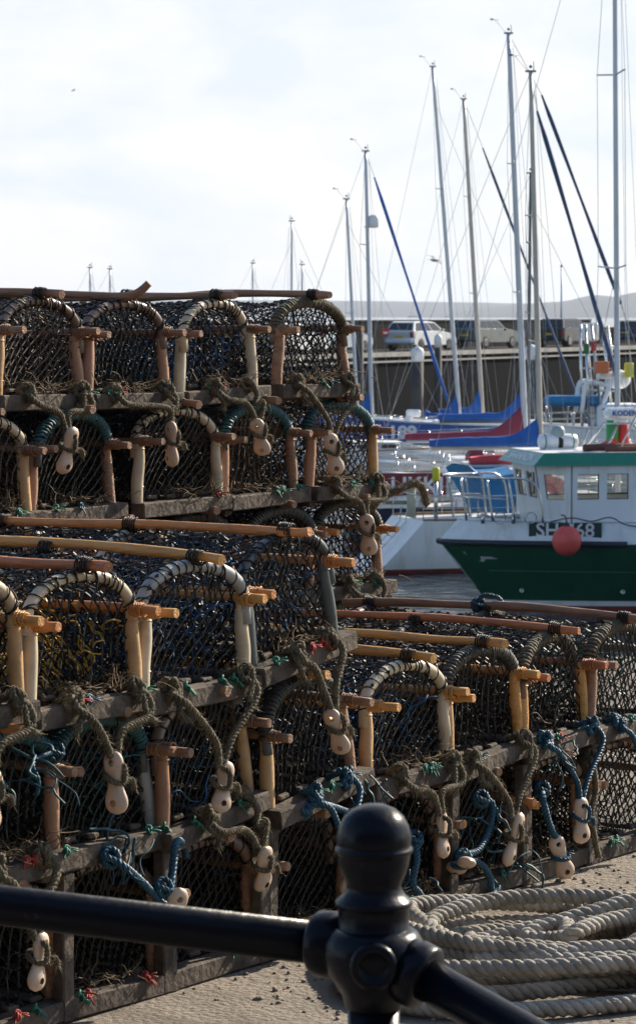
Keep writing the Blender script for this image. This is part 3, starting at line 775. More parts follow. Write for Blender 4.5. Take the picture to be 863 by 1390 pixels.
M_ALU = mat('mast_alloy', (.50,.52,.57), .4, .2, col2=(.54,.56,.60), scale=2)
M_ALUB = mat('buff_mast', (.42,.38,.33), .45, .15, col2=(.5,.46,.4), scale=2)
M_DKM = mat('dark_mast', (.10,.11,.12), .5)
M_STEEL = mat('stainless_tube', (.55,.56,.57), .22, .9)
M_WIRE = mat('rigging_wire', (.30,.31,.33), .35, .6)
M_FURL = mat('furled_blue', (.022,.05,.12), .7, col2=(.035,.07,.16), scale=5)
M_GLASS = mat('dark_glass', (.02,.025,.03), .06, spec=.8)
M_BLACK = mat('black_rubber', (.012,.012,.013), .6)
M_LETTER = mat('white_letters', (.72,.73,.75), .5); M_LETB = mat('blue_letters', (.02,.08,.3), .5)
M_BUOY = mat('red_buoy', (.80,.10,.085), .5, col2=(.66,.08,.07), scale=9)
M_ORNG = mat('orange_panel', (.6,.16,.05), .6); M_YEL = mat('yellow_light', (.6,.55,.02), .5)
M_RFLAG = mat('red_flag', (.45,.03,.03), .7)
M_TEAK = mat('teak', (.25,.15,.08), .6)
def clear_glass():
    m = bpy.data.materials.new('window_glass'); m.use_nodes = True; nt = m.node_tree; nt.nodes.clear()
    o = nt.nodes.new('ShaderNodeOutputMaterial'); mx = nt.nodes.new('ShaderNodeMixShader'); t = nt.nodes.new('ShaderNodeBsdfTransparent'); g = nt.nodes.new('ShaderNodeBsdfGlossy')
    t.inputs[0].default_value = (.82,.84,.82,1); g.inputs[1].default_value = .04; mx.inputs[0].default_value = .16
    nt.links.new(t.outputs[0], mx.inputs[1]); nt.links.new(g.outputs[0], mx.inputs[2]); nt.links.new(mx.outputs[0], o.inputs[0]); return m
M_CLEAR = clear_glass()

def sails(mb, L, h0, h1, w, m=0, n=14, seed=0):
    """stowed sail under a cover lying along -x from the mast, tall at the mast"""
    rng = random.Random(seed); rings = []
    for i in range(n+1):
        s = i/n; h = h0*max(0,1-s/.30)**1.6+h1*(1-.35*s)+rng.uniform(-.015,.015); ww = w*(1-.35*s)+rng.uniform(-.01,.01)
        rings.append([V((-L*s, ww*x, h*z)) for x, z in ((0,-.06),(.5,.0),(.62,.25),(.5,.55),(.22,.88),(0,1),(-.22,.88),(-.5,.55),(-.62,.25),(-.5,.0))])
    k = len(rings[0]); vs = [p for r in rings for p in r]
    fs = [(i*k+j, i*k+(j+1)%k, (i+1)*k+(j+1)%k, (i+1)*k+j) for i in range(n) for j in range(k)]+[list(range(k)), [n*k+j for j in range(k)][::-1]]
    mb.add(vs, fs, m, True)
def yacht(label, foot, d, top, L=9.5, aft=5.0, th=15, beam=3.0, F=1.05, hull=None, boot=None, scoop=0., cover=None, boom=(2.3,3.6), boomdz=0., h0=.9, mastm=None, mr=.075,
          stay=None, staym=None, backstay=True, spread=(.42,.72), cabin=True, radar=None, name='sailing_yacht', group='sailing yachts in the harbour', vane=True, rails=True):
    p0 = W(foot[0], foot[1], d); root = thing(name, label, 'yacht', (p0.x, p0.y, WZ), radians(th), group)
    inv = Matrix.Rotation(-radians(th), 3, 'Z')
    def lc(wp): return inv @ (V(wp)-V((p0.x,p0.y,WZ)))
    hull = hull or M_WHITE; boot = boot or M_RED; cover = cover or M_BCOV; mastm = mastm or M_ALU
    NS = 16; mb = MB(); rows = []
    for i in range(NS+1):
        s = i/NS; b = beam/2*((.72+.28*min(1,s/.35)) if s < .35 else (1-((s-.35)/.65)**2.3)); f = F*(1+.22*s*s-.02*sin(pi*s))
        x = -aft+s*L; sec = []
        for yy, zz in ((0,-.35),(.5,-.3),(.82,0.0),(.87,.10),(.95,.45*f),(1,f)):
            xx = x-(scoop*(1-zz/f) if i == 0 else 0)+(.0 if i < NS else -.5*(1-max(0,zz)/f))
            sec.append(V((xx, b*yy, zz)))
        rows.append(sec)
    k = 6
    for sg in (1,-1):
        vs = [V((p.x,p.y*sg,p.z)) for r in rows for p in r]
        for j in range(k-1):
            fs = [(i*k+j, (i+1)*k+j, (i+1)*k+j+1, i*k+j+1) for i in range(NS)]
            o = len(mb.v); mb.add(vs if j == 0 else [], [] , 0)
            base = len(mb.v)-len(vs) if j == 0 else base
            for f_ in fs: mb.f.append([q+base for q in f_]); mb.mi.append(1 if j < 3 else 0); mb.sm.append(True)
    st = rows[0]; mb.add([V((p.x,p.y,p.z)) for p in st]+[V((p.x,-p.y,p.z)) for p in st[::-1]], [tuple(range(12))], 0)
    mb.build('hull', [hull, boot], root)
    mb = MB(); top_ = [V((r[-1].x,r[-1].y-.03,r[-1].z-.02)) for r in rows]
    for a, b in zip(top_, top_[1:]): mb.add([a, b, V((b.x,-b.y,b.z)), V((a.x,-a.y,a.z))], [(0,1,2,3)])
    mb.build('deck', M_DECK, root)
    mb = MB()
    for sg in (1,-1): mb.tube([V((p.x,p.y*sg,p.z+.05)) for p in top_], .025, 5)
    mb.build('toe_rail', M_TEAK, root)
    if cabin:
        c = MB(); prof_ = [(-aft*.42,0),(-aft*.40,.42),(L*.12,.36),(L-aft-2.3,.03)]
        zd = F+.0; w0 = beam*.33
        for sg in (1,): 
            a = [V((x,-w0*(1 if i < 3 else .6),zd+z-.03)) for i,(x,z) in enumerate(prof_)]; b = [V((p.x,-p.y,p.z)) for p in a]
            lo_ = [V((prof_[0][0]-.05,-w0*1.12,zd-.05)), V((prof_[-1][0]+.1,-w0*.7,zd-.05))]; lo2 = [V((p.x,-p.y,p.z)) for p in lo_]
            c.add([a[1],a[2],a[3],b[3],b[2],b[1]], [(0,1,4,5),(1,2,3,4)])
            c.add([lo_[0],lo_[1],a[3],a[2],a[1]], [(0,1,2,3,4)]); c.add([lo2[0],lo2[1],b[3],b[2],b[1]], [(4,3,2,1,0)])
            c.add([lo_[0],a[1],b[1],lo2[0]], [(0,1,2,3)])
        cb = c.build('cabin', M_WHITE, root)
        for sg in (1,-1):
            for x in (-1.3,-.5,.4):
                w = MB(); w.bbox((x, sg*w0*1.065, zd+.2), (.55,.05,.13), .015, Matrix.Rotation(-sg*.14,3,'X')); w.build('window', M_GLASS, cb)
        hd = MB(); 
        for i in range(7):
            t = i/6; hd.tube([V((-aft*.36+.45*t, -w0*1.05, zd+.30)), V((-aft*.36+.3*t, -w0*.8, zd+.55+.25*sin(pi*t*.6))), V((-aft*.36+.28*t, 0, zd+.65+.25*sin(pi*t*.6))), V((-aft*.36+.3*t, w0*.8, zd+.55+.25*sin(pi*t*.6))), V((-aft*.36+.45*t, w0*1.05, zd+.30))], .05, 5)
        hd.build('spray_hood', cover, root)
    # rig
    mt = lc(W(top[0], top[1], d)); mf = V((0,0,F+.3)); 
    m = MB(); up = (mt-mf); H = up.length
    m.tube([mf+up*(k/12) for k in range(13)], [mr*(1-.32*(k/12)**2) for k in range(13)], 12, flat=.75); mo = m.build('mast', mastm, root)
    for f in spread:
        c = mf+up*f
        for sg in (1,-1): sp = MB(); sp.tube([c, c+V((-.12,sg*.85,.06))], .022, 5); sp.build('spreader', mastm, mo)
    g = MB()
    g.box(mt+V((0,0,.02)), (.28,.06,.05)); g.tube([mt+V((.08,0,0)), mt+V((.08,0,.28))], .012, 4); g.ball(mt+V((.0,0,.14)), .045, 6)
    if vane:
        g.tube([mt+V((-.1,0,.05)), mt+V((-.42,.0,.42))], .006, 4); g.tube([mt+V((-.55,0,.43)), mt+V((-.3,0,.42))], .007, 4); g.box(mt+V((-.52,0,.44)), (.1,.01,.05))
    g.build('masthead_gear', M_DKM, mo)
    r = MB(); rw = .0075
    for sg in (1,-1):
        ch = V((-.15, sg*beam*.46, F))
        for f in spread[-1:]:
            c = mf+up*f+V((-.12,sg*.85,.06)); c1 = mf+up*spread[0]+V((-.12,sg*.85,.06))
            r.seg(mt, c, rw); r.seg(c, c1, rw); r.seg(c1, ch, rw); r.seg(mf+up*spread[0], ch+V((.5,0,0)), rw); r.seg(mf+up*spread[0], ch+V((-.6,0,0)), rw)
    if backstay: r.seg(mt, V((-aft+.2,0,F)), rw)
    for k in range(2): r.seg(mf+up*.97+V((.12,.05*k,0)), mf+V((.3+.5*k,.1,0)), .006)
    r.build('rigging', M_WIRE, root)
    bowp = V((L-aft-.2,0,F*1.22))
    if stay is not None:
        e = lc(W(stay[2], stay[3], d)); a = lc(W(stay[0], stay[1], d)); dirn = (e-a)
        q = MB(); q.tube([a+dirn*(k/10) for k in range(11)], [.03]+[.055+.012*sin(k) for k in range(1,10)]+[.05], 8); q.build('furled_sail', staym or M_FURL, root)
        q = MB(); q.seg(mt, a, .01); q.build('forestay', M_WIRE, root); q = MB(); q.seg(e, e+dirn.normalized()*max(.1,(e.z-F)/max(.2,-dirn.normalized().z)), .012); q.build('forestay', M_WIRE, root)
    else:
        q = MB(); q.seg(mf+up*.9, bowp, .008); q.build('forestay', M_WIRE, root)
    if boom:
        bz, bl = boom; b0 = V((-.1,0,bz)); b1 = V((-bl,0,bz+boomdz)); bo = MB(); bo.tube([b0, b1], .06, 8); bb = bo.build('boom', mastm, root)
        sc = MB(); sails(sc, bl-.05, h0, .30, .2, 0, 14, int(d)); 
        a = atan2(-boomdz, bl); me = sc.mesh('sail_cover', cover); so = ob('sail_cover', me, bb, b0+V((0,0,.05))); so.rotation_euler = (0, -a*-1, 0)
    if rails:
        q = MB()
        for sg in (1,-1):
            ps = [V((p.x, p.y*sg*.96, p.z)) for p in top_[::2]]
            for p in ps: q.tube([p, p+V((0,0,.6))], .012, 4)
            for h in (.32,.6):
                for a, b in zip(ps, ps[1:]): q.seg(a+V((0,0,h)), b+V((0,0,h)), .008)
        s0 = top_[0]; q.tube(spline([V((s0.x+.9,-s0.y,s0.z+.6)), V((s0.x,-s0.y*.9,s0.z+.62)), V((s0.x-.05,0,s0.z+.62)), V((s0.x,s0.y*.9,s0.z+.62)), V((s0.x+.9,s0.y,s0.z+.6))],4), .016, 5)
        q.build('guard_rail', M_STEEL, root)
    if radar:
        c = lc(W(radar[0], radar[1], d)); q = MB(); q.lathe([(.05,-.24),(.16,-.23),(.2,-.1),(.2,.12),(.16,.22),(.05,.24)], c, 16); q.build('radar_dome', M_WHITE, mo)
        q = MB(); q.box(c+V((-.2,0,-.2)), (.3,.08,.04)); q.build('radar_bracket', mastm, mo)
    return root, lc

# B: the white yacht with the raked transom, stern towards the left
yb, lb = yacht('white yacht with raked transom stern ladder and red sail cover', (838,740), 71, (833,-260), L=10.4, aft=5.35, th=17, beam=3.3, F=1.22, scoop=1.1, cover=M_RCOV,
      boom=(2.42,3.75), h0=.15, mr=.085, spread=(.34,.62), staym=M_FURL, group='sailing yachts in the harbour')
q = MB(); 
for dy in (-.22,.22): q.tube([V((-5.5,dy-.2,1.5)), V((-5.55,dy-.2,1.15)), V((-6.35,dy-.2,.35))], .018, 6)
for k in range(4): q.tube([V((-5.65-.2*k,-.42,1.02-.19*k)), V((-5.65-.2*k,.02,1.02-.19*k))], .014, 5)
q.build('stern_ladder', M_STEEL, yb)
q = MB(); q.tube([V((-5.0,-1.0,1.2)), V((-5.0,-1.0,2.15))], .05, 10); sp_ = q.build('stern_post', M_STEEL, yb)
q = MB(); q.lathe([(.08,0),(.09,.03),(.09,.28),(.07,.32)], (-5.0,-1.0,2.15), 12); q.build('lamp', M_YEL, sp_)
q = MB(); 
for k, yy in enumerate((-1.15,-1.0,-.85)): q.tube([V((-5.3,yy+.9,1.25)), V((-5.3,yy+.9,2.0))], .06, 8)
q.build('fender', mat('fender_cream', (.5,.46,.34), .6), yb)
q = MB()                                                       # big blue and white cockpit hood
def bl_(px, py, dy): v_ = lb(W(px,py,71)); v_.y = dy; return v_
def hood(poly, name, m):
    q = MB(); w = 1.05; A = [bl_(x,y,-w) for x, y in poly]; B = [bl_(x,y,-w*.55) + V((0,0,.13)) for x, y in poly]; n = len(A)
    C = [V((p_.x,-p_.y,p_.z)) for p_ in B]; D = [V((p_.x,-p_.y,p_.z)) for p_ in A]; vs = A+B+C+D
    q.add(vs, [(k*n+i, k*n+(i+1)%n, (k+1)*n+(i+1)%n, (k+1)*n+i) for k in range(3) for i in range(n)]+[tuple(range(n))[::-1], tuple(3*n+i for i in range(n))]); q.build(name, m, yb)
hood([(601,634),(612,641),(640,640),(659,637),(661,665),(655,690),(640,698),(625,672)], 'cockpit_hood', M_CYAN)
hood([(660,640),(668,644),(682,668),(676,676),(662,690)], 'hood_flap', M_WHITE)
# C: navy yacht with maroon dodger
yc, lcc = yacht('navy-hulled yacht with maroon lettered dodger at its stern', (735,690), 78, (720,97), L=11, aft=5.2, th=4, beam=3.2, F=.98, hull=M_NAVYH, cover=M_BCOV, boom=(2.5,2.95), h0=.45, mastm=M_ALUB, mr=.105,
      stay=(729,150,836,510), spread=(.36,.66))
q = MB(); a = lcc(W(497,645,77)); b = lcc(W(606,638,77)); q.box((a+b)/2+V((0,0,-.34)), (abs(b.x-a.x),.03,.66)); dg = q.build('dodger', mat('maroon_dodger', (.17,.018,.025), .7, col2=(.2,.025,.03), scale=4), yc)
cc = (a+b)/2
Mx = Matrix.Translation(lcc(W(566,660,76.9))+V((0,-.03,0))) @ Matrix.Rotation(pi/2,4,'X')
text('lettering', 'UKKI', .62, dg, Mx, M_LETTER, bold=.012)
q = MB(); c = lcc(W(530,680,77)); q.box(c+V((0,.1,0)), (1.8,1.4,.3)); cw = q.build('coachroof', M_WHITE, yc)
q = MB(); q.box(c+V((.1,-.62,.0)), (.6,.03,.09)); q.build('window', M_GLASS, cw)
q = MB(); q.box(c+V((-.3,-.61,.2)), (1.1,.02,.06)); q.build('stripe', M_RCOV, cw)
# D: maroon cover boat
yacht('pale yacht with maroon sail cover sloping down to the left', (714,640), 92, (690,45), L=10, aft=5.0, th=2, cover=M_MCOV, boom=(2.08,3.75), h0=.85, mr=.13, stay=(735,128,842,412), spread=(.40,.70))
yacht('yacht with grey mast and blue luff cover, thin dark forestay', (655,640), 128, (629,134), L=9.6, aft=4.6, th=6, cover=M_BCOV, boom=(1.7,1.9), h0=1.0, mastm=M_ALUB, mr=.14, stay=(655,200,806,600), staym=M_FURL, spread=(.40,.70))
yacht('yacht with tall white-grey mast leaning left and blue luff cover', (624,645), 126, (587,90), L=9.8, aft=4.8, th=8, cover=M_BCOV, boom=(1.55,1.9), h0=1.05, mr=.13, spread=(.30,.66))
yacht('yacht with radar dome on its mast and blue furled forestay', (505,640), 108, (496,205), L=9, aft=4.4, th=10, cover=M_BCOV, boom=(2.0,2.6), h0=.9, mr=.11, stay=(508,240,610,552), staym=M_BCOV, radar=(507,300), spread=(.37,.68))
yacht('yacht showing only a thin leaning mast left of the radar-dome mast', (486,640), 122, (470,270), L=8, aft=4, th=10, mr=.10, cover=M_BCOV, boom=(2.4,2.4), spread=(.5,))
yacht('yacht with dark thin mast half hidden behind the buff mast', (716,640), 100, (720,235), L=9, aft=4.4, th=-4, mastm=M_DKM, mr=.09, cover=M_BCOV, boom=(2.4,3.0), spread=(.5,.75), vane=False)
for (px, py, d, lab) in ((396,300,130,'yacht seen as one mast with a slanting stay above the creels'), (410,359,150,'yacht seen as a short thin mast right of the slanting-stay mast'),
                        (343,357,160,'yacht seen as a short mast tip left of the slanting-stay mast'), (122,363,150,'yacht seen as a thin mast tip above the left creels'), (149,365,155,'yacht seen as a leaning mast tip above the left creels')):
    yacht(lab, (px+(4 if px < 200 else 0),620), d, (px,py), L=8, aft=4.3, th=165 if px > 350 else 10, mr=.08, boom=None, cabin=False, rails=False, spread=(.6,), vane=False, backstay=True)

# the racing hull numbered 189
def simple_hull(name, label, cat, bow, d, L, beam, F, th, colour, boot, group=None, deckm=None):
    p = W(*bow, d); root = thing(name, label, cat, (p.x,p.y,WZ), radians(th), group)
    mb = MB(); NS = 14; rows = []
    for i in range(NS+1):
        s = i/NS; b = beam/2*min(1,(.03+s*2.1))**.6*(1-.12*max(0,s-.6)); f = F*(1+.3*(1-s)**2)
        rows.append([V((-L*s-.7*(1-max(0,z)/f)*(1-s)**2, b*y, z)) for y, z in ((0,-.4),(.7,-.2),(.88,.06),(.93,.12),(.97,.5*f),(1,f))])
    for sg in (1,-1):
        base = len(mb.v); mb.v += [(p_.x,p_.y*sg,p_.z) for r in rows for p_ in r]
        for j in range(5):
            for i in range(NS): mb.f.append([base+i*6+j, base+(i+1)*6+j, base+(i+1)*6+j+1, base+i*6+j+1]); mb.mi.append(1 if j < 3 else 0); mb.sm.append(True)
    e = rows[-1]; mb.add(e+[V((p_.x,-p_.y,p_.z)) for p_ in e[::-1]], [tuple(range(12))], 0)
    mb.build('hull', [colour, boot], root)
    mb = MB()
    for a, b in zip(rows, rows[1:]): a, b = a[-1], b[-1]; mb.add([a+V((0,0,-.02)), b+V((0,0,-.02)), V((b.x,-b.y,b.z-.02)), V((a.x,-a.y,a.z-.02))], [(0,1,2,3)])
    mb.build('deck', deckm or M_DECK, root)
    mb = MB()
    for sg in (1,-1): mb.tube([V((r[-1].x,r[-1].y*sg,r[-1].z)) for r in rows], .05, 6)
    mb.build('gunwale', M_WHITE, root)
    return root
R189 = simple_hull('racing_boat', 'bright blue hull marked 189 lying before the pier', 'boat', (445,600), 120, 11.5, 3.4, 1.5, 180, M_BLUEH, M_BLUEH, None, M_WHITE)
inv = Matrix.Rotation(-pi,3,'Z')
def l189(px, py, d): return inv@(W(px,py,d)-R189.location)
Mx = Matrix.Translation(l189(546,587,118.22)) @ Matrix.Rotation(pi,4,'Z') @ Matrix.Rotation(pi/2,4,'X')
text('lettering', '189', .66, R189, Mx, M_LETTER, bold=.03, sx=1.15)
c = l189(551,573,120); q = MB(); q.tube([V((c.x+.1,0,1.5)), V((c.x-.2,0,1.95))], .14, 8); q.bbox(V((c.x-.3,0,2.02)), (.6,.4,.3), .06); q.build('radar_post', M_WHITE, R189)
c = l189(528,575,120); q = MB()
for dx, dy in ((-.25,-.3),(.25,-.3),(0,.3)): q.tube([V((c.x+dx,dy,1.5)), V((c.x,0,1.95))], .03, 5)
q.build('bow_frame', M_STEEL, R189)
q = MB(); q.bbox((-6.5,0,1.6), (4.5,1.6,.3), .1); q.build('cabin', M_WHITE, R189)
# low white boats filling the berths
for i, (px, py, d, L, th, lab, hc) in enumerate((
        (505,640,95,9,185,'low white boat under the blue boom covers, left', M_WHITE), (625,645,97,8,178,'low white boat behind the chrome pulpit rail', M_WHITE),
        (520,655,88,7,190,'white boat just above the maroon dodger', M_WHITE), (735,600,118,10,183,'white cabin boat beyond the green wheelhouse roof', M_WHITE), (565,625,101,9,176,'pale motor boat before the blue numbered hull', M_WHITE))):
    r_ = simple_hull('motor_boat', lab, 'boat', (px,py), d, L, 2.8, 1.0, th, hc, M_BLUEH if i % 2 else M_NAVYH, 'low white boats in the berths')
    q = MB(); ch = .7 if px > 700 else .42; q.bbox((-L*.5,0,1.0+ch/2), (L*.45,1.9,ch), .1); cb = q.build('cabin', M_WHITE, r_)
    for x in (-.35,-.5,-.65):
        for sg in (1,-1): q = MB(); q.bbox((L*x,sg*.955,1.02+ch*.55), (.8,.03,ch*.35), .01); q.build('window', M_GLASS, cb)
    q = MB()
    for sg in (1,-1):
        for k in range(6): q.tube([V((-L*(.1+.16*k),sg*1.2,1.0)), V((-L*(.1+.16*k),sg*1.2,1.6))], .015, 4)
        q.seg(V((-L*.1,sg*1.2,1.6)), V((-L*.9,sg*1.2,1.6)), .012); q.seg(V((-L*.1,sg*1.2,1.3)), V((-L*.9,sg*1.2,1.3)), .01)
    q.build('guard_rail', M_STEEL, r_)
    q = MB(); q.tube([V((-L*.75,.2,1.6)), V((-L*.78,.2,2.3))], .03, 5); q.ball(V((-L*.3,.9,1.15)), .22, 8); q.build('deck_gear', M_STEEL, r_)

# green fishing boat
p0 = W(597,735,60)
fb = thing('fishing_boat', 'green and white fishing boat with green-roofed wheelhouse and number plate', 'fishing boat', (p0.x,p0.y,WZ), radians(192))
rows = [(-.4,-1.5,.78),(.09,-1.02,.86),(.195,-.95,.88),(.8,-.5,.95),(1.395,0,1.0),(1.44,0.0,1.0),(1.845,-.38,.97)]
mb = MB(); NS = 22; grid = []
for z, xs, bw in rows:
    L_ = []
    for i in range(NS+1):
        u = i/NS; t = u**1.6*(10.5+xs); b = 1.72*bw*min(1, (t/(3.6+(.9 if z < .5 else 0))))**.62 if t > 0 else .0
        L_.append(V((xs-t, b, z)))
    grid.append(L_)
for sg in (1,-1):
    base = len(mb.v); mb.v += [(p.x,p.y*sg,p.z) for r in grid for p in r]
    for j in range(len(rows)-1):
        for i in range(NS): mb.f.append([base+j*(NS+1)+i, base+j*(NS+1)+i+1, base+(j+1)*(NS+1)+i+1, base+(j+1)*(NS+1)+i]); mb.mi.append((2,1,0,0,1,1)[j]); mb.sm.append(True)
e = [r[-1] for r in grid]; mb.add(e+[V((p.x,-p.y,p.z)) for p in e[::-1]], [tuple(range(2*len(e)))], 0)
mb.build('hull', [M_GREEN, M_WHITE, M_RED], fb)
mb = MB()
for a, b in zip(grid[4], grid[4][1:]): mb.add([a,b,V((b.x,-b.y,b.z)),V((a.x,-a.y,a.z))], [(0,1,2,3)])
mb.build('deck', M_DECK, fb)
mb = MB()
for sg in (1,-1): mb.tube([V((p.x+.02,(p.y+.03)*sg,1.40)) for p in grid[4] if p.x > -3.95], .062, 8)
mb.build('rubbing_strake', mat('navy_strake', (.012,.016,.03), .5), fb)
mb = MB()
for sg in (1,-1): mb.tube([V((p.x,p.y*sg,1.85)) for p in grid[6]], .035, 6)
mb.build('bulwark_cap', M_WHITE, fb)
def wall(mb, p00, p10, p11, p01, holes, th=.05, m=0, nsamp=1):
    """flat panel with rectangular holes given in (u0,v0,u1,v1); returns the hole corner quads"""
    P = lambda u, v: (V(p00).lerp(V(p10),u)).lerp(V(p01).lerp(V(p11),u), v)
    us = sorted({0,1,*[h[0] for h in holes],*[h[2] for h in holes]}); vs = sorted({0,1,*[h[1] for h in holes],*[h[3] for h in holes]})
    nrm = (V(p10)-V(p00)).cross(V(p01)-V(p00)).normalized()*th
    for a, b in zip(us, us[1:]):
        for c, d in zip(vs, vs[1:]):
            um, vm = (a+b)/2, (c+d)/2
            if any(h[0] < um < h[2] and h[1] < vm < h[3] for h in holes): continue
            q = [P(a,c),P(b,c),P(b,d),P(a,d)]
            mb.add(q, [(0,1,2,3)], m); mb.add([x-nrm for x in q], [(3,2,1,0)], m)
    out = []
    for h in holes:
        q = [P(h[0],h[1]),P(h[2],h[1]),P(h[2],h[3]),P(h[0],h[3])]; out.append(q)
        for i in range(4): a, b = q[i], q[(i+1)%4]; mb.add([a,b,b-nrm,a-nrm], [(3,2,1,0)], m)
    return out, nrm
zb_, zt_ = 1.38, 2.98
fx_b, fx_t = -2.05, -1.80
wh = MB(); panes = []
def wp(x0, y0, x1, y1, holes, rake0=0., rake1=0.):
    r_, n_ = wall(wh, (x0,y0,zb_), (x1,y1,zb_), (x1+rake1,y1,zt_), (x0+rake0,y0,zt_), holes); panes.extend((q_, n_) for q_ in r_)
rk = fx_t-fx_b
vz = lambda z: (z-zb_)/(zt_-zb_)
wp(fx_b,.85,fx_b,-.85, [(.06,vz(2.30),.46,vz(2.84)),(.54,vz(2.30),.94,vz(2.84))], rk, rk)
wp(-2.42,1.25,fx_b,.85, [(.2,vz(2.28),.82,vz(2.80))], 0, rk)
wp(fx_b,-.85,-2.42,-1.25, [(.2,vz(2.28),.82,vz(2.80))], rk, 0)
xr = -5.2; Ls = xr+2.42
side = lambda x: (x-xr)/(-2.42-xr)
hs = [(side(-2.98),vz(2.29),side(-2.52),vz(2.805)),(side(-3.60),vz(2.29),side(-3.14),vz(2.81)),(side(-4.25),vz(2.29),side(-3.76),vz(2.81)),(side(-4.9),vz(2.29),side(-4.42),vz(2.81))]
wp(xr,1.25,-2.42,1.25, hs)
wp(-2.42,-1.25,xr,-1.25, [(.02+.245*k,vz(2.25),.02+.245*k+.225,vz(2.86)) for k in range(4)])
wp(xr,-1.25,xr,1.25, [(.2,vz(2.2),.8,vz(2.85))])
who = wh.build('wheelhouse', M_WHITE, fb)
for q_, n_ in panes:
    c = sum(q_, V((0,0,0)))/4; f = MB(); nn = n_.normalized()
    for i in range(4): f.seg(q_[i]+nn*.004, q_[(i+1)%4]+nn*.004, .016, 6)
    fo = f.build('window', M_BLACK, who)
    f = MB(); f.add([x-n_*.5 for x in q_], [(0,1,2,3)]); f.build('pane', M_CLEAR, fo)
mb = MB()
lo_ = [(-1.58,1.38),(-1.58,-1.30),(-2.3,-1.42),(-5.4,-1.42),(-5.4,1.42),(-2.3,1.42)]; hi_ = [(-1.84,1.24),(-1.84,-1.2),(-2.42,-1.28),(-5.3,-1.28),(-5.3,1.28),(-2.42,1.28)]
vs = [V((x,y,2.985)) for x, y in lo_]+[V((x,y,3.24)) for x, y in hi_]
mb.add(vs, [(0,1,2,3,4,5)[::-1]], 2); mb.add(vs, [(6,7,8,9,10,11)], 2)
for i in range(6): j = (i+1)%6; mb.add([vs[i],vs[j],vs[6+j],vs[6+i]], [(0,1,2,3)], 1 if i == 0 else 0)
rf = mb.build('roof', [M_GREENL, M_VISOR, M_WHITE], fb)
n_ = ((vs[1]-vs[0]).cross(vs[6]-vs[0])).normalized(); n_ = n_ if n_.x > 0 else -n_
xax = V((0,1,0)); yax = n_.cross(xax).normalized(); 
if yax.z < 0: yax = -yax; 
xax = yax.cross(n_)
Mx = Matrix.Translation((vs[0]+vs[1]+vs[6]+vs[7])/4+n_*.006) @ Matrix((xax,yax,n_)).transposed().to_4x4()
text('lettering', 'SHANNON', .30, rf, Mx, M_LETTER, .003, .004, 1.15)
def fbl(px, py, d): return Matrix.Rotation(-radians(192),3,'Z')@(W(px,py,d)-V((p0.x,p0.y,WZ)))
# number plate on the bulwark
i0 = [p for p in grid[5]]; 
def side_y(x, z=1.66):
    rr = grid[5] if z < 1.6 else grid[6]
    A = [(p.x,p.y) for p in grid[5]]; B = [(p.x,p.y) for p in grid[6]]
    def at(A):
        for (xa,ya),(xb,yb) in zip(A, A[1:]):
            if xb <= x <= xa: return ya+(yb-ya)*(x-xa)/(xb-xa)
        return A[-1][1]
    f = (z-1.44)/(1.845-1.44); return at(A)*(1-f)+at(B)*f
xa_, xb2 = -1.60, -2.98
pa, pb = V((xa_,side_y(xa_)+.02,1.66)), V((xb2,side_y(xb2)+.02,1.66)); ctr = (pa+pb)/2; ctr.y = max(side_y((xa_+xb2)/2), ctr.y)+.02
ex = (pb-pa).normalized(); nz = V((0,0,1)); ny = ex.cross(nz); ny = ny if ny.y > 0 else -ny
Rm = Matrix((ex, nz, ex.cross(nz))).transposed()
mb = MB(); mb.box(ctr, ((pb-pa).length, .335, .03), Rm); pl = mb.build('number_plate', mat('green_plate', (.006,.035,.03), .5), fb)
text('lettering', 'SH 268', .40, pl, Matrix.Translation(ctr+ex.cross(nz)*.017) @ Rm.to_4x4(), M_LETTER, .003, .006, 1.0)
mb = MB(); fr = [(-.66,-.165),(.66,-.165),(.66,.165),(-.66,.165)]
mb.build('plate_screws', M_STEEL, pl) if False else None
# bow emblem, pulpit, cleats
mb = MB()
def hull_pt(x, z, off=.012):
    def at(A):
        for p, q in zip(A, A[1:]):
            if q.x <= x <= p.x: return p.y+(q.y-p.y)*(x-p.x)/(q.x-p.x)
        return 0
    a, b = at(grid[3]), at(grid[4]); f = (z-.8)/(1.395-.8); return V((x, a*(1-f)+b*f+off, z))
em = [(-.40,1.20),(-.52,1.22),(-1.05,1.07),(-.82,1.06),(-.80,1.0),(-.58,1.03)]
mb.prism([hull_pt(x,z) for x, z in em], (0,.01,0)); mb.build('bow_emblem', mat('grey_emblem', (.4,.42,.42), .5), fb)
mb = MB()
def pul(*pts, r=.025): mb.tube(spline([V(p) for p in pts],4), r, 7)
pul((-1.05,-1.0,2.72),(-.35,-.55,2.74),(-.08,0,2.75),(-.35,.55,2.74),(-1.05,1.0,2.72)); pul((-1.05,1.0,2.72),(-1.5,1.2,2.7),(-1.72,1.28,2.45),(-1.8,1.3,1.85)); pul((-1.05,-1.0,2.72),(-1.5,-1.2,2.7),(-1.72,-1.28,2.45),(-1.8,-1.3,1.85))
pul((-1.1,.95,2.3),(-.5,.6,2.32),(-.3,0,2.33),(-.5,-.6,2.32),(-1.1,-.95,2.3), r=.015)
for x, y in ((-.30,.5),(-.75,.85),(-1.15,1.05)):
    for sg in (1,-1): pul((x,y*sg,2.73),(x-.12,y*sg*1.05,1.85))
mb.build('pulpit_rail', M_STEEL, fb)
mb = MB()
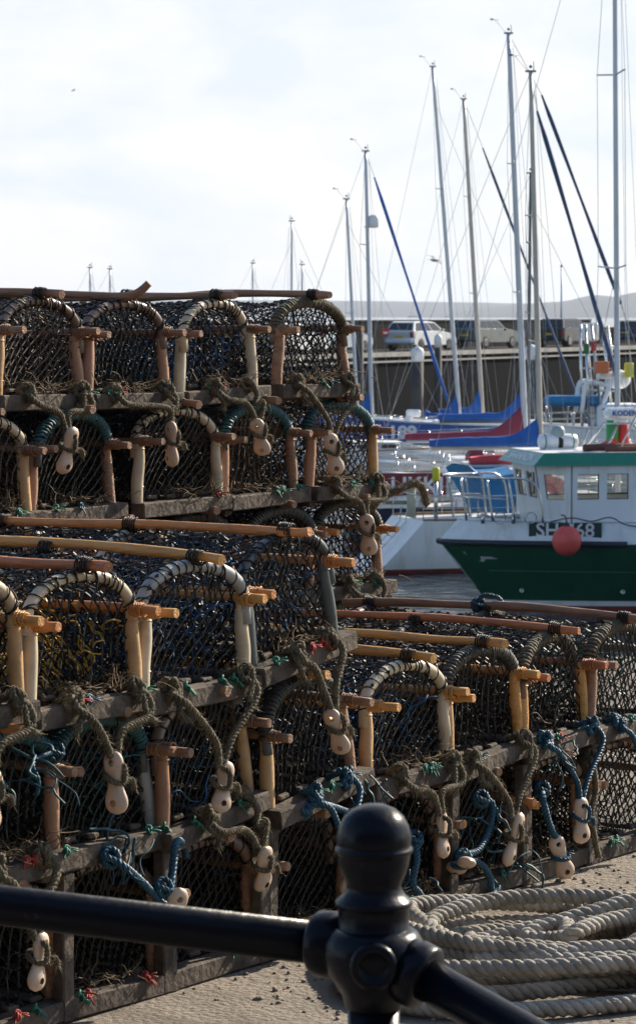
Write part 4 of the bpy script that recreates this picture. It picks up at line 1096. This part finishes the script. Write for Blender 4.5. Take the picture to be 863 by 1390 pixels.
for x, y in ((-.7,.75),(-1.3,.9)): mb.tube([V((x,y,1.8)),V((x,y,2.0))], .05, 8); mb.tube([V((x-.12,y,1.95)),V((x+.12,y,1.95))], .03, 7); mb.torus((x-.3,y+.2,1.92), .12, .012, 16, 5, Matrix.Rotation(1.3,3,'X'))
mb.build('mooring_cleat', M_STEEL, fb)
mb = MB(); mb.tube(spline([V((-1.9,1.5,1.87)),V((-2.3,1.62,1.95)),V((-2.7,1.66,1.88)),V((-3.1,1.67,1.95)),V((-3.5,1.67,1.78)),V((-4.4,1.7,1.72)),V((-5.2,1.72,1.74))],5), .014, 5); mb.build('mooring_line', mat('dark_line', (.05,.06,.08), .8), fb)
mb = MB(); mb.tube(spline([V((-.02,.02,1.36)),V((-.25,.3,1.0)),V((-.62,.35,.55)),V((-.7,.25,.45))],5), .012, 5); mb.build('bow_line', M_WIRE, fb)
for i_, x_ in enumerate((-1.53,-3.45,-5.6)):
    mb = MB(); c_ = hull_pt(x_, .8, 0); mb.lathe([(.05,-.02),(.05,.02),(.028,.022),(.026,-.01)], V((x_, c_.y-.06+(.0), .42))+V((0,.03,0)), 14, Matrix.Rotation(-pi/2,3,'X')); mb.build('drain_outlet', M_STEEL, fb)
mb = MB(); mb.tube([hull_pt(p_.x, .82, .0) for p_ in grid[3] if p_.x < -.8], .008, 4); mb.build('hull_seam', M_GREENL, fb)
M_RUST = mat('rust_streak', (.16,.06,.02), .8, col2=(.10,.045,.02), scale=30)
# roof gear
def roofpt(px, py, d=60.8): return fbl(px, py, d)
c = roofpt(757,604); c.z = 3.40
mb = MB(); Rx = Matrix.Rotation(pi/2,3,'Y'); mb.lathe([(.10,-.41),(.155,-.38),(.165,-.2),(.165,.2),(.155,.38),(.10,.41)], c, 18, Rx); mb.box(c+V((0,0,-.15)), (.6,.3,.05)); raft = mb.build('life_raft', M_WHITE, rf)
mb = MB()
for dx in (-.02,): mb.lathe([(.172,-.05),(.172,.05)], c+V((dx,0,0)), 18, Rx)
mb.build('strap', M_BLACK, raft)
mb = MB(); mb.lathe([(.168,-.012),(.170,0),(.168,.012)], c+V((.3,0,0)), 18, Rx); mb.lathe([(.168,-.012),(.170,0),(.168,.012)], c+V((-.3,0,0)), 18, Rx); mb.build('band', M_GREENL, raft)
c = roofpt(757,589); mb = MB(); mb.lathe([(.05,-.16),(.12,-.14),(.15,-.05),(.15,.08),(.10,.16),(.03,.18)], c, 16); mb.tube([V((c.x,c.y,3.24)), c+V((0,0,-.1))], .035, 8); mb.build('searchlight', mat('grey_green_lamp', (.30,.36,.36), .4), rf)
c = roofpt(831,592); mb = MB(); mb.lathe([(.125,-.34),(.135,-.30),(.135,.28),(.12,.30)], V((c.x,c.y,3.55)), 20)
for k in range(5): mb.torus(V((c.x,c.y,3.3+k*.11)), .134, .006, 20, 5)
mb.build('funnel', mat('green_funnel', (.02,.27,.07), .5), rf)
c = roofpt(846,592); mb = MB(); mb.lathe([(.13,-.34),(.11,0),(.09,.3),(.03,.34)], V((c.x,c.y,3.55)), 14); mb.build('folded_cover', M_RFLAG, rf)
c = roofpt(836,560); mb = MB(); mb.bbox(V((c.x,0.3,c.z)), (.7,.42,.22), .07); mb.lathe([(.13,-.2),(.15,-.12),(.10,-.10)], V((c.x,.3,c.z)), 14); rad = mb.build('radar', M_WHITE, rf)
text('lettering', 'KODEN', .155, rad, Matrix.Translation((c.x-.02,.515,c.z)) @ Matrix.Rotation(pi,4,'Z') @ Matrix.Rotation(pi/2,4,'X'), M_LETB, .003, .004)
mb = MB(); cz = c.z-.2
for sg in (1,-1):
    mb.tube([V((c.x+.45,sg*.7,3.24)), V((c.x+.1,sg*.45,cz))], .025, 7); mb.tube([V((c.x-.6,sg*.7,3.24)), V((c.x-.2,sg*.45,cz))], .025, 7)
mb.tube([V((c.x+.5,.6,cz)), V((c.x-.9,.6,cz))], .02, 7); mb.tube([V((c.x+.1,-.45,cz)), V((c.x+.1,.6,cz))], .02, 7); mb.tube([V((c.x-.2,-.45,cz)), V((c.x-.2,.6,cz))], .02, 7)
mb.tube([V((c.x+.25,.9,3.2)), V((c.x-.25,.75,cz+.3))], .022, 7)
mb.build('mast_frame', M_STEEL, rf)
mb = MB(); mb.tube(spline([V((-2.8,.75,3.31)),V((-3.4,.8,3.33)),V((-4.0,.72,3.32)),V((-4.9,.8,3.33))],4), .075, 9); mb.tube(spline([V((-3.2,1.0,3.29)),V((-3.9,1.05,3.30)),V((-4.6,1.0,3.31))],4), .06, 9); mb.build('rolled_tarp', mat('brown_tarp', (.16,.06,.045), .8, col2=(.10,.04,.03), scale=8), rf)
c = roofpt(818,602); mb = MB(); mb.add([V((c.x+.3,.4,3.25)),V((c.x-.2,.4,3.25)),V((c.x-.1,.5,3.5)),V((c.x+.05,.2,3.42)),V((c.x-.2,.0,3.25)),V((c.x+.3,.0,3.25))], [(0,1,2),(0,2,3),(0,3,5),(1,4,3,2),(3,4,5)]); mb.build('red_cloth', M_RFLAG, rf)
# red buoy hung over the side
cb = W(769,734,59.0-.35)
by = thing('buoy', 'round red inflatable buoy hung over the green boat side', 'buoy', cb)
mb = MB(); mb.ball((0,0,0), .295, 16, sq=(1,1,1.03)); mb.torus((0,0,0), .292, .006, 32, 5); mb.build('ball', M_BUOY, by)
mb = MB(); mb.lathe([(.075,.27),(.06,.33),(.045,.36),(.0,.37)], n=14); mb.build('neck', mat('blue_black_neck', (.02,.025,.06), .5), by)
mb = MB(); mb.tube(spline([V((0,0,.34)), V((-.03,.0,.48)), V((-.09,.25,.50))],5), .016, 6); mb.build('lanyard', mat('dark_line', (.05,.06,.08), .8), by)

# ------------------------------------------------------------ trawler with orange panel at the right
tr = simple_hull('fishing_boat', 'white trawler with steel gantry and orange panel before the pier', 'fishing boat', (690,640), 112, 14, 4.4, 1.5, 184, M_WHITE, M_BLUEH)
inv_t = Matrix.Rotation(-radians(184),3,'Z')
def tl(px, py, d): return inv_t@(W(px,py,d)-tr.location)
def trp(name, m, fn, parent=None): q = MB(); fn(q); return q.build(name, m, parent or tr)
def gan(q):
    for y in (-.9,.9):
        for (a, b) in (((796,585),(792,440)), ((812,560),(800,440)), ((838,560),(822,442))):
            A, B = tl(*a,112), tl(*b,112); A.y = y; B.y = y*.7; q.tube([A,B], .055, 7)
        for yy in (470,500,530): A, B = tl(793,yy,112), tl(832,yy,112); A.y = B.y = y*.8; q.tube([A,B], .035, 6)
trp('gantry', M_STEEL, gan)
def pan(px0, py0, px1, py1, th, y=.0):
    A, B = tl(px0,py0,112), tl(px1,py1,112); return (V(((A.x+B.x)/2,y,(A.z+B.z)/2)), (abs(A.x-B.x),th,abs(A.z-B.z)))
trp('mast_box', M_WHITE, lambda q: q.bbox(*pan(792,438,812,462,.7), .05))
trp('orange_panel', M_ORNG, lambda q: q.bbox(*pan(803,490,822,506,.5,.8), .03))
trp('red_flag', M_RFLAG, lambda q: q.bbox(*pan(798,463,805,476,.04,.9), .01))
trp('green_flag', mat('green_flag', (.02,.15,.04), .7), lambda q: q.bbox(*pan(788,466,795,480,.04,.9), .01))
trp('winch', M_WHITE, lambda q: (q.ball(pan(830,500,850,530,.8)[0], .42, 10, sq=(1.2,1,.9)), q.bbox(*pan(812,505,836,514,.7,.3), .05)))
wo = trp('wheelhouse', M_WHITE, lambda q: (q.bbox(*pan(806,548,870,592,2.4), .12)))
trp('window', M_GLASS, lambda q: q.bbox(*pan(812,553,826,564,2.46), .01), wo); trp('window', M_GLASS, lambda q: q.bbox(*pan(836,553,856,566,2.46), .01), wo)
def arch(q, y):
    for y in (y,):
        ps = [tl(*p,112) for p in ((786,560),(790,528),(796,518),(818,522),(822,528),(812,552))]
        for p in ps: p.y = y
        q.tube(spline(ps,4), .09, 8)
for y in (-.8,.8): trp('arch_frame', M_WHITE, lambda q: arch(q, y))
trp('floodlight', M_YEL, lambda q: q.bbox(*pan(848,492,858,512,.5,.4), .04))
trp('blue_awning', M_CYAN, lambda q: (q.bbox(*pan(740,537,823,551,1.6), .14)))
def awn(q, px, y):
    A, B = tl(px,549,112), tl(px,592,112); A.y = B.y = y; q.tube([A,B], .03, 5)
for px in (745,775,805):
    for y in (-.7,.7): trp('awning_post', M_STEEL, lambda q: awn(q, px, y))
def rl(q, yy): A, B = tl(742,yy,112), tl(806,yy,112); A.y = B.y = .72; q.tube([A,B], .02, 5)
for yy in (560,567): trp('awning_rail', M_STEEL, lambda q: rl(q, yy))

# ------------------------------------------------------------ pier
PU = V((.4265,.9045,0)); PN = V((-.9045,.4265,0)); PA = V((2.11,134,0))
def pier(s, n, z): p = PA+PU*s+PN*n; p.z = z; return p
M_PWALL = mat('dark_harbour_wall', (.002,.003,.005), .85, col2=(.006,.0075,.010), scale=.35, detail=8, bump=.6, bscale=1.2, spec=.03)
M_PTOP = mat('pier_tarmac', (.04,.04,.04), .85, col2=(.06,.058,.055), scale=.8, detail=6, spec=.05)
M_COPE = mat('pale_coping', (.30,.29,.27), .8, col2=(.2,.19,.18), scale=1)
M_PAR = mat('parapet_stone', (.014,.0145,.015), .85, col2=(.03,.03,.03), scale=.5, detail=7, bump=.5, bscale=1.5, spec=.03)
def slab(mb, s0, s1, n0, n1, z0, z1, m=0):
    a = [pier(s0,n0,z0),pier(s1,n0,z0),pier(s1,n1,z0),pier(s0,n1,z0)]; b = [p+V((0,0,z1-z0)) for p in a]
    mb.add(a+b, [(0,1,2,3)[::-1],(4,5,6,7),(0,1,5,4),(1,2,6,5),(2,3,7,6),(3,0,4,7)], m)
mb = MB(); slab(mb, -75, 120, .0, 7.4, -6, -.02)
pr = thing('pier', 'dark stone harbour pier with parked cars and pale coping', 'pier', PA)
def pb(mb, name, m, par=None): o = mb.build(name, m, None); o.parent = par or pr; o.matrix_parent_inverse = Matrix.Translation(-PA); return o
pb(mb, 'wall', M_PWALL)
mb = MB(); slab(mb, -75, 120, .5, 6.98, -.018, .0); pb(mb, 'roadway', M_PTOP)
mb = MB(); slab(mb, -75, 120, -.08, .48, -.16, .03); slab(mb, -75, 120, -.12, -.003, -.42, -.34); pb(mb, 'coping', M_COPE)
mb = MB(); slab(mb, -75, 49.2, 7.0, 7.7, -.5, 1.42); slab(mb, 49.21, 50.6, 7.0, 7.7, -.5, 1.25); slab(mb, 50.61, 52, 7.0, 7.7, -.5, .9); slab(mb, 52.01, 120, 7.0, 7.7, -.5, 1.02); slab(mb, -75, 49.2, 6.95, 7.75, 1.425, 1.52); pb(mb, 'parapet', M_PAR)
M_PILE = mat('tarred_pile', (.03,.03,.034), .8, col2=(.06,.056,.052), scale=2)
M_CAP = mat('white_pile_cap', (.66,.67,.70), .5)
def pile(px, ytop, d, w, label, cap=True):
    t = W(px,ytop,d); o = thing('mooring_pile', label, 'mooring pile', (t.x,t.y,WZ-.5), 0, 'mooring piles along the pier'); h = t.z-WZ+.5
    mb = MB(); mb.lathe([(w,0),(w,h-.62 if cap else h)], n=20); mb.build('shaft', M_PILE, o)
    if cap: mb = MB(); mb.lathe([(w*1.06,h-.66),(w*1.07,h-.22),(w*.95,h-.14),(.02,h)], n=20); mb.build('cap', M_CAP, o)
pile(566.5,469,123,.25,'mooring pile with white cap, standing below the silver estate car')
pile(594.5,452,136,.17,'mooring pile with white cap at the silver car bonnet')
pile(722,467,127,.33,'mooring pile with white cap between the two thick masts')
pile(488,445,128,.17,'dark mooring pile without cap left of the radar-dome mast', False)

# ------------------------------------------------------------ cars
M_RUB = mat('tyre_rubber', (.02,.02,.02), .8); M_RIM = mat('alloy_rim', (.5,.5,.52), .35, .7)
M_TAIL = mat('tail_lamp', (.30,.02,.02), .25); M_HEAD = mat('head_lamp', (.75,.77,.8), .1); M_PLATE = mat('yellow_plate', (.55,.38,.03), .5)
def car(label, pos, th, paint, name, kind='estate', L=4.4, Wd=1.74, H=1.47):
    m = mat(*paint[:3], metal=paint[3], coat=.7); root = thing(name, label, 'car', pos, th, 'cars parked on the pier')
    # side outline (x forward from rear), lower body then glasshouse
    if kind == 'estate': low = [(-.0,.42),(.02,.62),(.0,.92),(.06,.98),(2.75,.98),(3.55,.90),(4.15,.80),(4.36,.66),(4.40,.42),(4.3,.28),(.1,.28)]; gh = [(.08,.97),(.42,H-.06),(.62,H),(1.9,H),(2.45,H-.07),(3.15,.95)]
    elif kind == 'suv': low = [(0,.46),(.0,.66),(.0,1.0),(.05,1.06),(2.8,1.06),(3.6,1.0),(4.2,.9),(4.38,.72),(4.4,.46),(4.3,.34),(.1,.34)]; gh = [(.05,1.05),(.28,H-.05),(.45,H),(2.0,H),(2.4,H-.06),(3.05,1.03)]
    else: low = [(0,.40),(-.02,.62),(.02,.9),(.1,.96),(2.5,.95),(3.2,.88),(3.75,.76),(3.92,.6),(3.95,.4),(3.85,.27),(.1,.27)]; gh = [(.12,.95),(.5,H-.07),(.75,H),(1.7,H),(2.2,H-.07),(2.85,.93)]
    ox = -L/2
    mb = MB(); ys = [(-Wd/2,.94,.02),(-Wd/2*.985,1.0,.0)]
    def ring(y, inset, src): 
        cx = sum(p[0] for p in src)/len(src); cz = sum(p[1] for p in src)/len(src)
        return [V((ox+cx+(x-cx)*inset, y, cz+(z-cz)*(inset if z > .5 else 1))) for x, z in src]
    rs = [ring(y*Wd/2, k, low) for y, k in ((-1,.955),(-.965,.985),(-.8,1.0),(.8,1.0),(.965,.985),(1,.955))]
    n = len(low); vs = [p for r in rs for p in r]
    mb.add(vs, [(i*n+j, i*n+(j+1)%n, (i+1)*n+(j+1)%n, (i+1)*n+j) for i in range(5) for j in range(n)]+[list(range(n)), [5*n+j for j in range(n)][::-1]], 0)
    gw0, gw1 = Wd/2*.93, Wd/2*.72
    def gy(z): return gw0+(gw1-gw0)*(z-.95)/(H-.95)
    a = [V((ox+x,-gy(z),z)) for x, z in gh]; b = [V((p.x,-p.y,p.z)) for p in a]; n2 = len(gh)
    mb.add(a+b, [(j, j+1, n2+j+1, n2+j) for j in range(n2-1)]+[list(range(n2))[::-1], [n2+j for j in range(n2)]], 0)
    mb.build('body', m, root)
    def pane(pts): q = MB(); q.add(pts, [tuple(range(len(pts)))]); q.build('window', M_GLASS, root)
    g = dict(enumerate(gh)); e = .006
    def lerp(p, q, t): return (p[0]+(q[0]-p[0])*t, p[1]+(q[1]-p[1])*t)
    # rear and front screens
    for (p, q, sgn) in ((gh[0],gh[1],-1),(gh[-1],gh[-2],1)):
        A, B = lerp(p,q,.12), lerp(p,q,.9); pane([V((ox+A[0]+sgn*e,-gy(A[1])*.9,A[1]+e)),V((ox+A[0]+sgn*e,gy(A[1])*.9,A[1]+e)),V((ox+B[0]+sgn*e,gy(B[1])*.88,B[1]+e)),V((ox+B[0]+sgn*e,-gy(B[1])*.88,B[1]+e))])
    zt, zlo = H-.09, .99 if kind != 'suv' else 1.07
    xs0, xs1 = gh[0][0]+.18, gh[-1][0]-.12; cuts = [.0,.30,.62,1.0]
    for sg in (1,-1):
        for u0, u1 in zip(cuts, cuts[1:]):
            def X(u, top): return ox+((xs0+.28 if top else xs0)+((xs1-.62 if top else xs1)-(xs0+.28 if top else xs0))*u)
            q = [V((X(u0+.015,0),sg*(gy(zlo)+e),zlo)),V((X(u1-.015,0),sg*(gy(zlo)+e),zlo)),V((X(u1-.015,1),sg*(gy(zt)+e),zt)),V((X(u0+.015,1),sg*(gy(zt)+e),zt))]; pane(q)
    R = .31 if kind != 'suv' else .35
    for x in (.75, L-.82):
        for sg in (1,-1):
            mb = MB(); Rw = Matrix.Rotation(pi/2,3,'X'); c = V((ox+x,sg*(Wd/2-.09),R))
            mb.lathe([(R*.62,-.1),(R*.92,-.105),(R,-.07),(R,.07),(R*.92,.105),(R*.62,.1)], c, 22, Rw); w = mb.build('wheel', M_RUB, root)
            mb = MB(); mb.lathe([(.0,-.085),(R*.2,-.09),(R*.55,-.075),(R*.64,-.1)], c, 18, Rw); mb.lathe([(.0,.085),(R*.2,.09),(R*.55,.075),(R*.64,.1)], c, 18, Rw)
            for k in range(5): an = 2*pi*k/5; mb.box(c+V((cos(an)*R*.36,sg*.088,sin(an)*R*.36)), (.05,.02,.05))
            mb.build('rim', M_RIM, w)
            mb = MB(); mb.torus(V((ox+x,sg*(Wd/2-.03),R)), R*1.1, .035, 20, 5, Rw); mb.build('wheel_arch', M_BLACK, root)
    for sg in (1,-1):
        mb = MB(); mb.bbox((ox+.03,sg*(Wd/2-.13),.80), (.1,.2,.28), .03); mb.build('tail_light', M_TAIL, root)
        mb = MB(); mb.bbox((ox+L-.12,sg*(Wd/2-.24),.66), (.18,.3,.13), .03); mb.build('headlight', M_HEAD, root)
        mb = MB(); mb.bbox((ox+gh[-1][0]-.35,sg*(Wd/2+.04),1.02), (.12,.18,.12), .03); mb.build('wing_mirror', m, root)
    mb = MB(); mb.box((ox-.012,0,.72), (.02,.52,.11)); mb.build('number_plate', M_PLATE, root)
    mb = MB(); mb.bbox((ox+.0,0,.42), (.14,Wd*.9,.16), .04); mb.build('bumper', M_BLACK if kind == 'suv' else m, root)
    return root
PTH = atan2(.9045,.4265)
def onpier(px, d, z=0.): p = W(px,470,d); p.z = z; return p
SILV = ('silver_paint', (.62,.63,.65), .25, .3); DKG = ('grey_green_paint', (.11,.13,.13), .28, .35); BLK = ('black_paint', (.03,.03,.034), .3, .3); BLU = ('blue_paint', (.03,.06,.13), .25, .2); PALE = ('pale_blue_paint', (.45,.52,.6), .3, .2)
car('silver estate car parked on the pier, red tail lamp showing', onpier(571,149), PTH-.12, SILV, 'parked_car')
car('grey-green estate car parked on the pier behind the buff mast', onpier(659,158), PTH-.14, DKG, 'parked_car', 'suv', H=1.55)
car('black car on the pier with sun glaring off its front', onpier(770,166), PTH-.10, BLK, 'parked_car', 'suv', H=1.6)
car('dark blue car on the pier at the right edge', onpier(868,182), PTH-.1, BLU, 'parked_car')
car('pale blue car on the pier seen through the topmost right creel', onpier(453,138), PTH-.12, PALE, 'parked_car')
car('white hatchback on the pier glimpsed through creel netting', onpier(392,131), PTH-.12, ('white_paint', (.7,.7,.7), .3, .0), 'parked_car', 'hatch', L=3.95, H=1.42)
# small red sign, pole
p = W(523,450,139); o = thing('pier_sign', 'small red and white sign on the pier beside the silver car', 'sign', (p.x,p.y,0)); mb = MB(); mb.bbox((0,0,p.z), (.36,.04,.34), .01); sg_ = mb.build('panel', M_RFLAG, o); mb = MB(); mb.bbox((0,-.03,p.z-.05), (.22,.02,.1), .005); mb.build('emblem', M_LETTER, sg_); mb = MB(); mb.tube([V((0,.05,0)),V((0,.05,p.z+.1))], .03, 6); mb.build('post', M_DKM, o)
p = W(762,362,178); o = thing('flag_pole', 'thin pole rising behind the black car on the pier', 'pole', (p.x,p.y,0)); mb = MB(); mb.tube([V((0,0,0)),V((0,0,p.z))], [.07,.045], 8); mb.build('shaft', M_ALU, o); mb = MB(); mb.ball((0,0,p.z+.06), .09, 8); mb.build('finial', M_ALU, o)

# ------------------------------------------------------------ gulls
def gull(label, px, py, d, s, bank):
    c = W(px,py,d); o = thing('seagull', label, 'seagull', c, .6); o.rotation_euler = (bank,.1,.5); o.scale = (s,s,s)
    mb = MB(); mb.lathe([(.0,-.24),(.035,-.2),(.075,-.05),(.07,.08),(.045,.16),(.04,.2),(.03,.24),(.0,.29)], (0,0,0), 12, Matrix.Rotation(pi/2,3,'Y'))
    for sg in (1,-1):
        ps = [V((.04,sg*.05,.03)),V((.07,sg*.3,.12)),V((-.02,sg*.68,.02))]; qs = [V((-.12,sg*.05,.03)),V((-.09,sg*.3,.11)),V((-.08,sg*.68,.015))]
        up = V((0,0,.012)); vs = ps+qs+[p+up for p in ps]+[p+up for p in qs]
        mb.add(vs, [(0,1,4,3),(1,2,5,4),(6,9,10,7),(7,10,11,8),(0,6,7,1),(1,7,8,2),(3,4,10,9),(4,5,11,10),(2,8,11,5)])
    mb.add([V((-.2,-.03,0)),V((-.2,.03,0)),V((-.36,.07,.0)),V((-.36,-.07,0)),V((-.2,0,.02)),V((-.36,0,.012))], [(0,1,2,3),(0,4,5,3),(1,4,5,2),(2,5,3)])
    mb.build('body', mat('gull_plumage', (.30,.30,.31), .7, col2=(.5,.5,.5), scale=4), o)
gull('seagull flying left of the dark leaning mast', 590, 353, 95, .75, .3)
gull('tiny far seagull high in the left sky', 100, 122, 190, .42, -.3)

# ------------------------------------------------------------ headland
M_HILL = mat('headland_fields', (.018,.030,.042), .95, col2=(.04,.05,.055), scale=.0015, detail=6)
def hill(name, d, depth, ridge, seed):
    rng = random.Random(seed); mb = MB(); k = d/FPX; xs = [ridge[0][0]+i*(ridge[-1][0]-ridge[0][0])/110 for i in range(111)]; NY = 10; vs = []
    for px in xs:
        for (xa,ya),(xb,yb) in zip(ridge, ridge[1:]):
            if xa <= px <= xb: y = ya+(yb-ya)*(px-xa)/(xb-xa); break
        top = EYE+(428-y)*k+rng.uniform(-.25,.25)*k
        for j in range(NY+1):
            t = j/NY; prof_ = sin(pi/2*min(1,t*2))**.8 if t < .5 else sin(pi*t)**.8 if t < 1 else 0
            vs.append(V(((px-431.5)*k, d-depth*.5+depth*t, WZ-1+(top-WZ+1)*prof_)))
    mb.add(vs, [(i*(NY+1)+j, (i+1)*(NY+1)+j, (i+1)*(NY+1)+j+1, i*(NY+1)+j+1) for i in range(110) for j in range(NY)], 0, True)
    tag(mb.build(name, M_HILL), kind='structure')
hill('headland', 11000, 2000, [(-900,412),(-200,408),(300,407),(460,408),(560,409),(640,410),(720,412),(800,416),(1000,426)], 3)
hill('hills', 9000, 1600, [(560,428),(640,420),(700,413),(730,411),(760,409),(775,407),(785,404),(800,401),(815,400),(830,403),(840,401),(852,398),(863,396),(900,390),(1100,380),(1700,400)], 4)
# ---------------------------------------------------------------- light, sky, air
SUN_AZ, SUN_EL = radians(44), radians(30)          # azimuth from +X towards +Y (behind the scene, right)
sd = V((cos(SUN_AZ)*cos(SUN_EL), sin(SUN_AZ)*cos(SUN_EL), sin(SUN_EL)))
sun = bpy.data.lights.new('sun', 'SUN'); so = bpy.data.objects.new('sun', sun); COL.objects.link(so)
sun.energy = 5.0; sun.angle = radians(.53); sun.color = (1,.89,.73); so.rotation_euler = sd.to_track_quat('Z','Y').to_euler(); so.location = (30,30,40)
w = bpy.data.worlds.new('World'); S.world = w; w.use_nodes = True; nt = w.node_tree; L = nt.links; bg = nt.nodes['Background']
sky = nt.nodes.new('ShaderNodeTexSky'); sky.sky_type = 'NISHITA'; sky.sun_disc = False; sky.sun_elevation = SUN_EL
sky.sun_rotation = pi/2-SUN_AZ; sky.air_density = 1.0; sky.dust_density = .6; sky.ozone_density = 1.0
tc = nt.nodes.new('ShaderNodeTexCoord'); mp = nt.nodes.new('ShaderNodeMapping'); mp.inputs['Scale'].default_value = (7,7,17); mp.inputs['Location'].default_value = (.4,1.2,.35)
L.new(tc.outputs['Generated'], mp.inputs['Vector'])
n = nt.nodes.new('ShaderNodeTexNoise'); n.inputs['Scale'].default_value = 1.5; n.inputs['Detail'].default_value = 9; n.inputs['Roughness'].default_value = .55; n.inputs['Distortion'].default_value = .3
L.new(mp.outputs[0], n.inputs['Vector'])
r = nt.nodes.new('ShaderNodeValToRGB'); r.color_ramp.elements[0].position = .42; r.color_ramp.elements[1].position = .60; r.color_ramp.elements[0].color = (.745,.80,.875,1); r.color_ramp.elements[1].color = (.875,.88,.89,1); L.new(n.outputs['Fac'], r.inputs['Fac'])
sc = nt.nodes.new('ShaderNodeVectorMath'); sc.operation = 'SCALE'; sc.inputs['Scale'].default_value = 6.4; L.new(r.outputs['Color'], sc.inputs[0])
# thin bright cloud in the half of the sky round the sun, clear blue behind the camera
dp = nt.nodes.new('ShaderNodeVectorMath'); dp.operation = 'DOT_PRODUCT'; dp.inputs[1].default_value = Vector((.35,.93,.12)).normalized(); L.new(tc.outputs['Generated'], dp.inputs[0])
rm = nt.nodes.new('ShaderNodeMapRange'); rm.interpolation_type = 'SMOOTHSTEP'; rm.inputs['From Min'].default_value = .55; rm.inputs['From Max'].default_value = .88; L.new(dp.outputs['Value'], rm.inputs['Value'])
ml = nt.nodes.new('ShaderNodeMath'); ml.operation = 'MULTIPLY'; ml.inputs[0].default_value = .96; L.new(rm.outputs[0], ml.inputs[1])
mx = nt.nodes.new('ShaderNodeMix'); mx.data_type = 'RGBA'; L.new(ml.outputs[0], mx.inputs['Factor']); L.new(sky.outputs[0], mx.inputs['A']); L.new(sc.outputs[0], mx.inputs['B'])
L.new(mx.outputs['Result'], bg.inputs['Color']); bg.inputs['Strength'].default_value = .11
HAZE = True
if HAZE:
    mb = MB(); mb.box((0,6100,48), (30000,12800,116)); me = mb.mesh('haze', [])
    m = bpy.data.materials.new('haze_air'); m.use_nodes = True; t = m.node_tree; t.nodes.remove(t.nodes['Principled BSDF'])
    pv = t.nodes.new('ShaderNodeVolumePrincipled'); pv.inputs['Color'].default_value = (.74,.83,1,1); pv.inputs['Density'].default_value = .00005; pv.inputs['Anisotropy'].default_value = .3
    t.links.new(pv.outputs[0], t.nodes['Material Output'].inputs['Volume']); me.materials.append(m); tag(ob('haze', me), kind='stuff')
S.render.engine = 'CYCLES'; S.cycles.use_denoising = True
S.cycles.max_bounces = 8; S.cycles.transparent_max_bounces = 16; S.cycles.volume_bounces = 0
S.view_settings.view_transform = 'Standard'; S.view_settings.look = 'None'; S.view_settings.gamma = 1; S.view_settings.exposure = .7
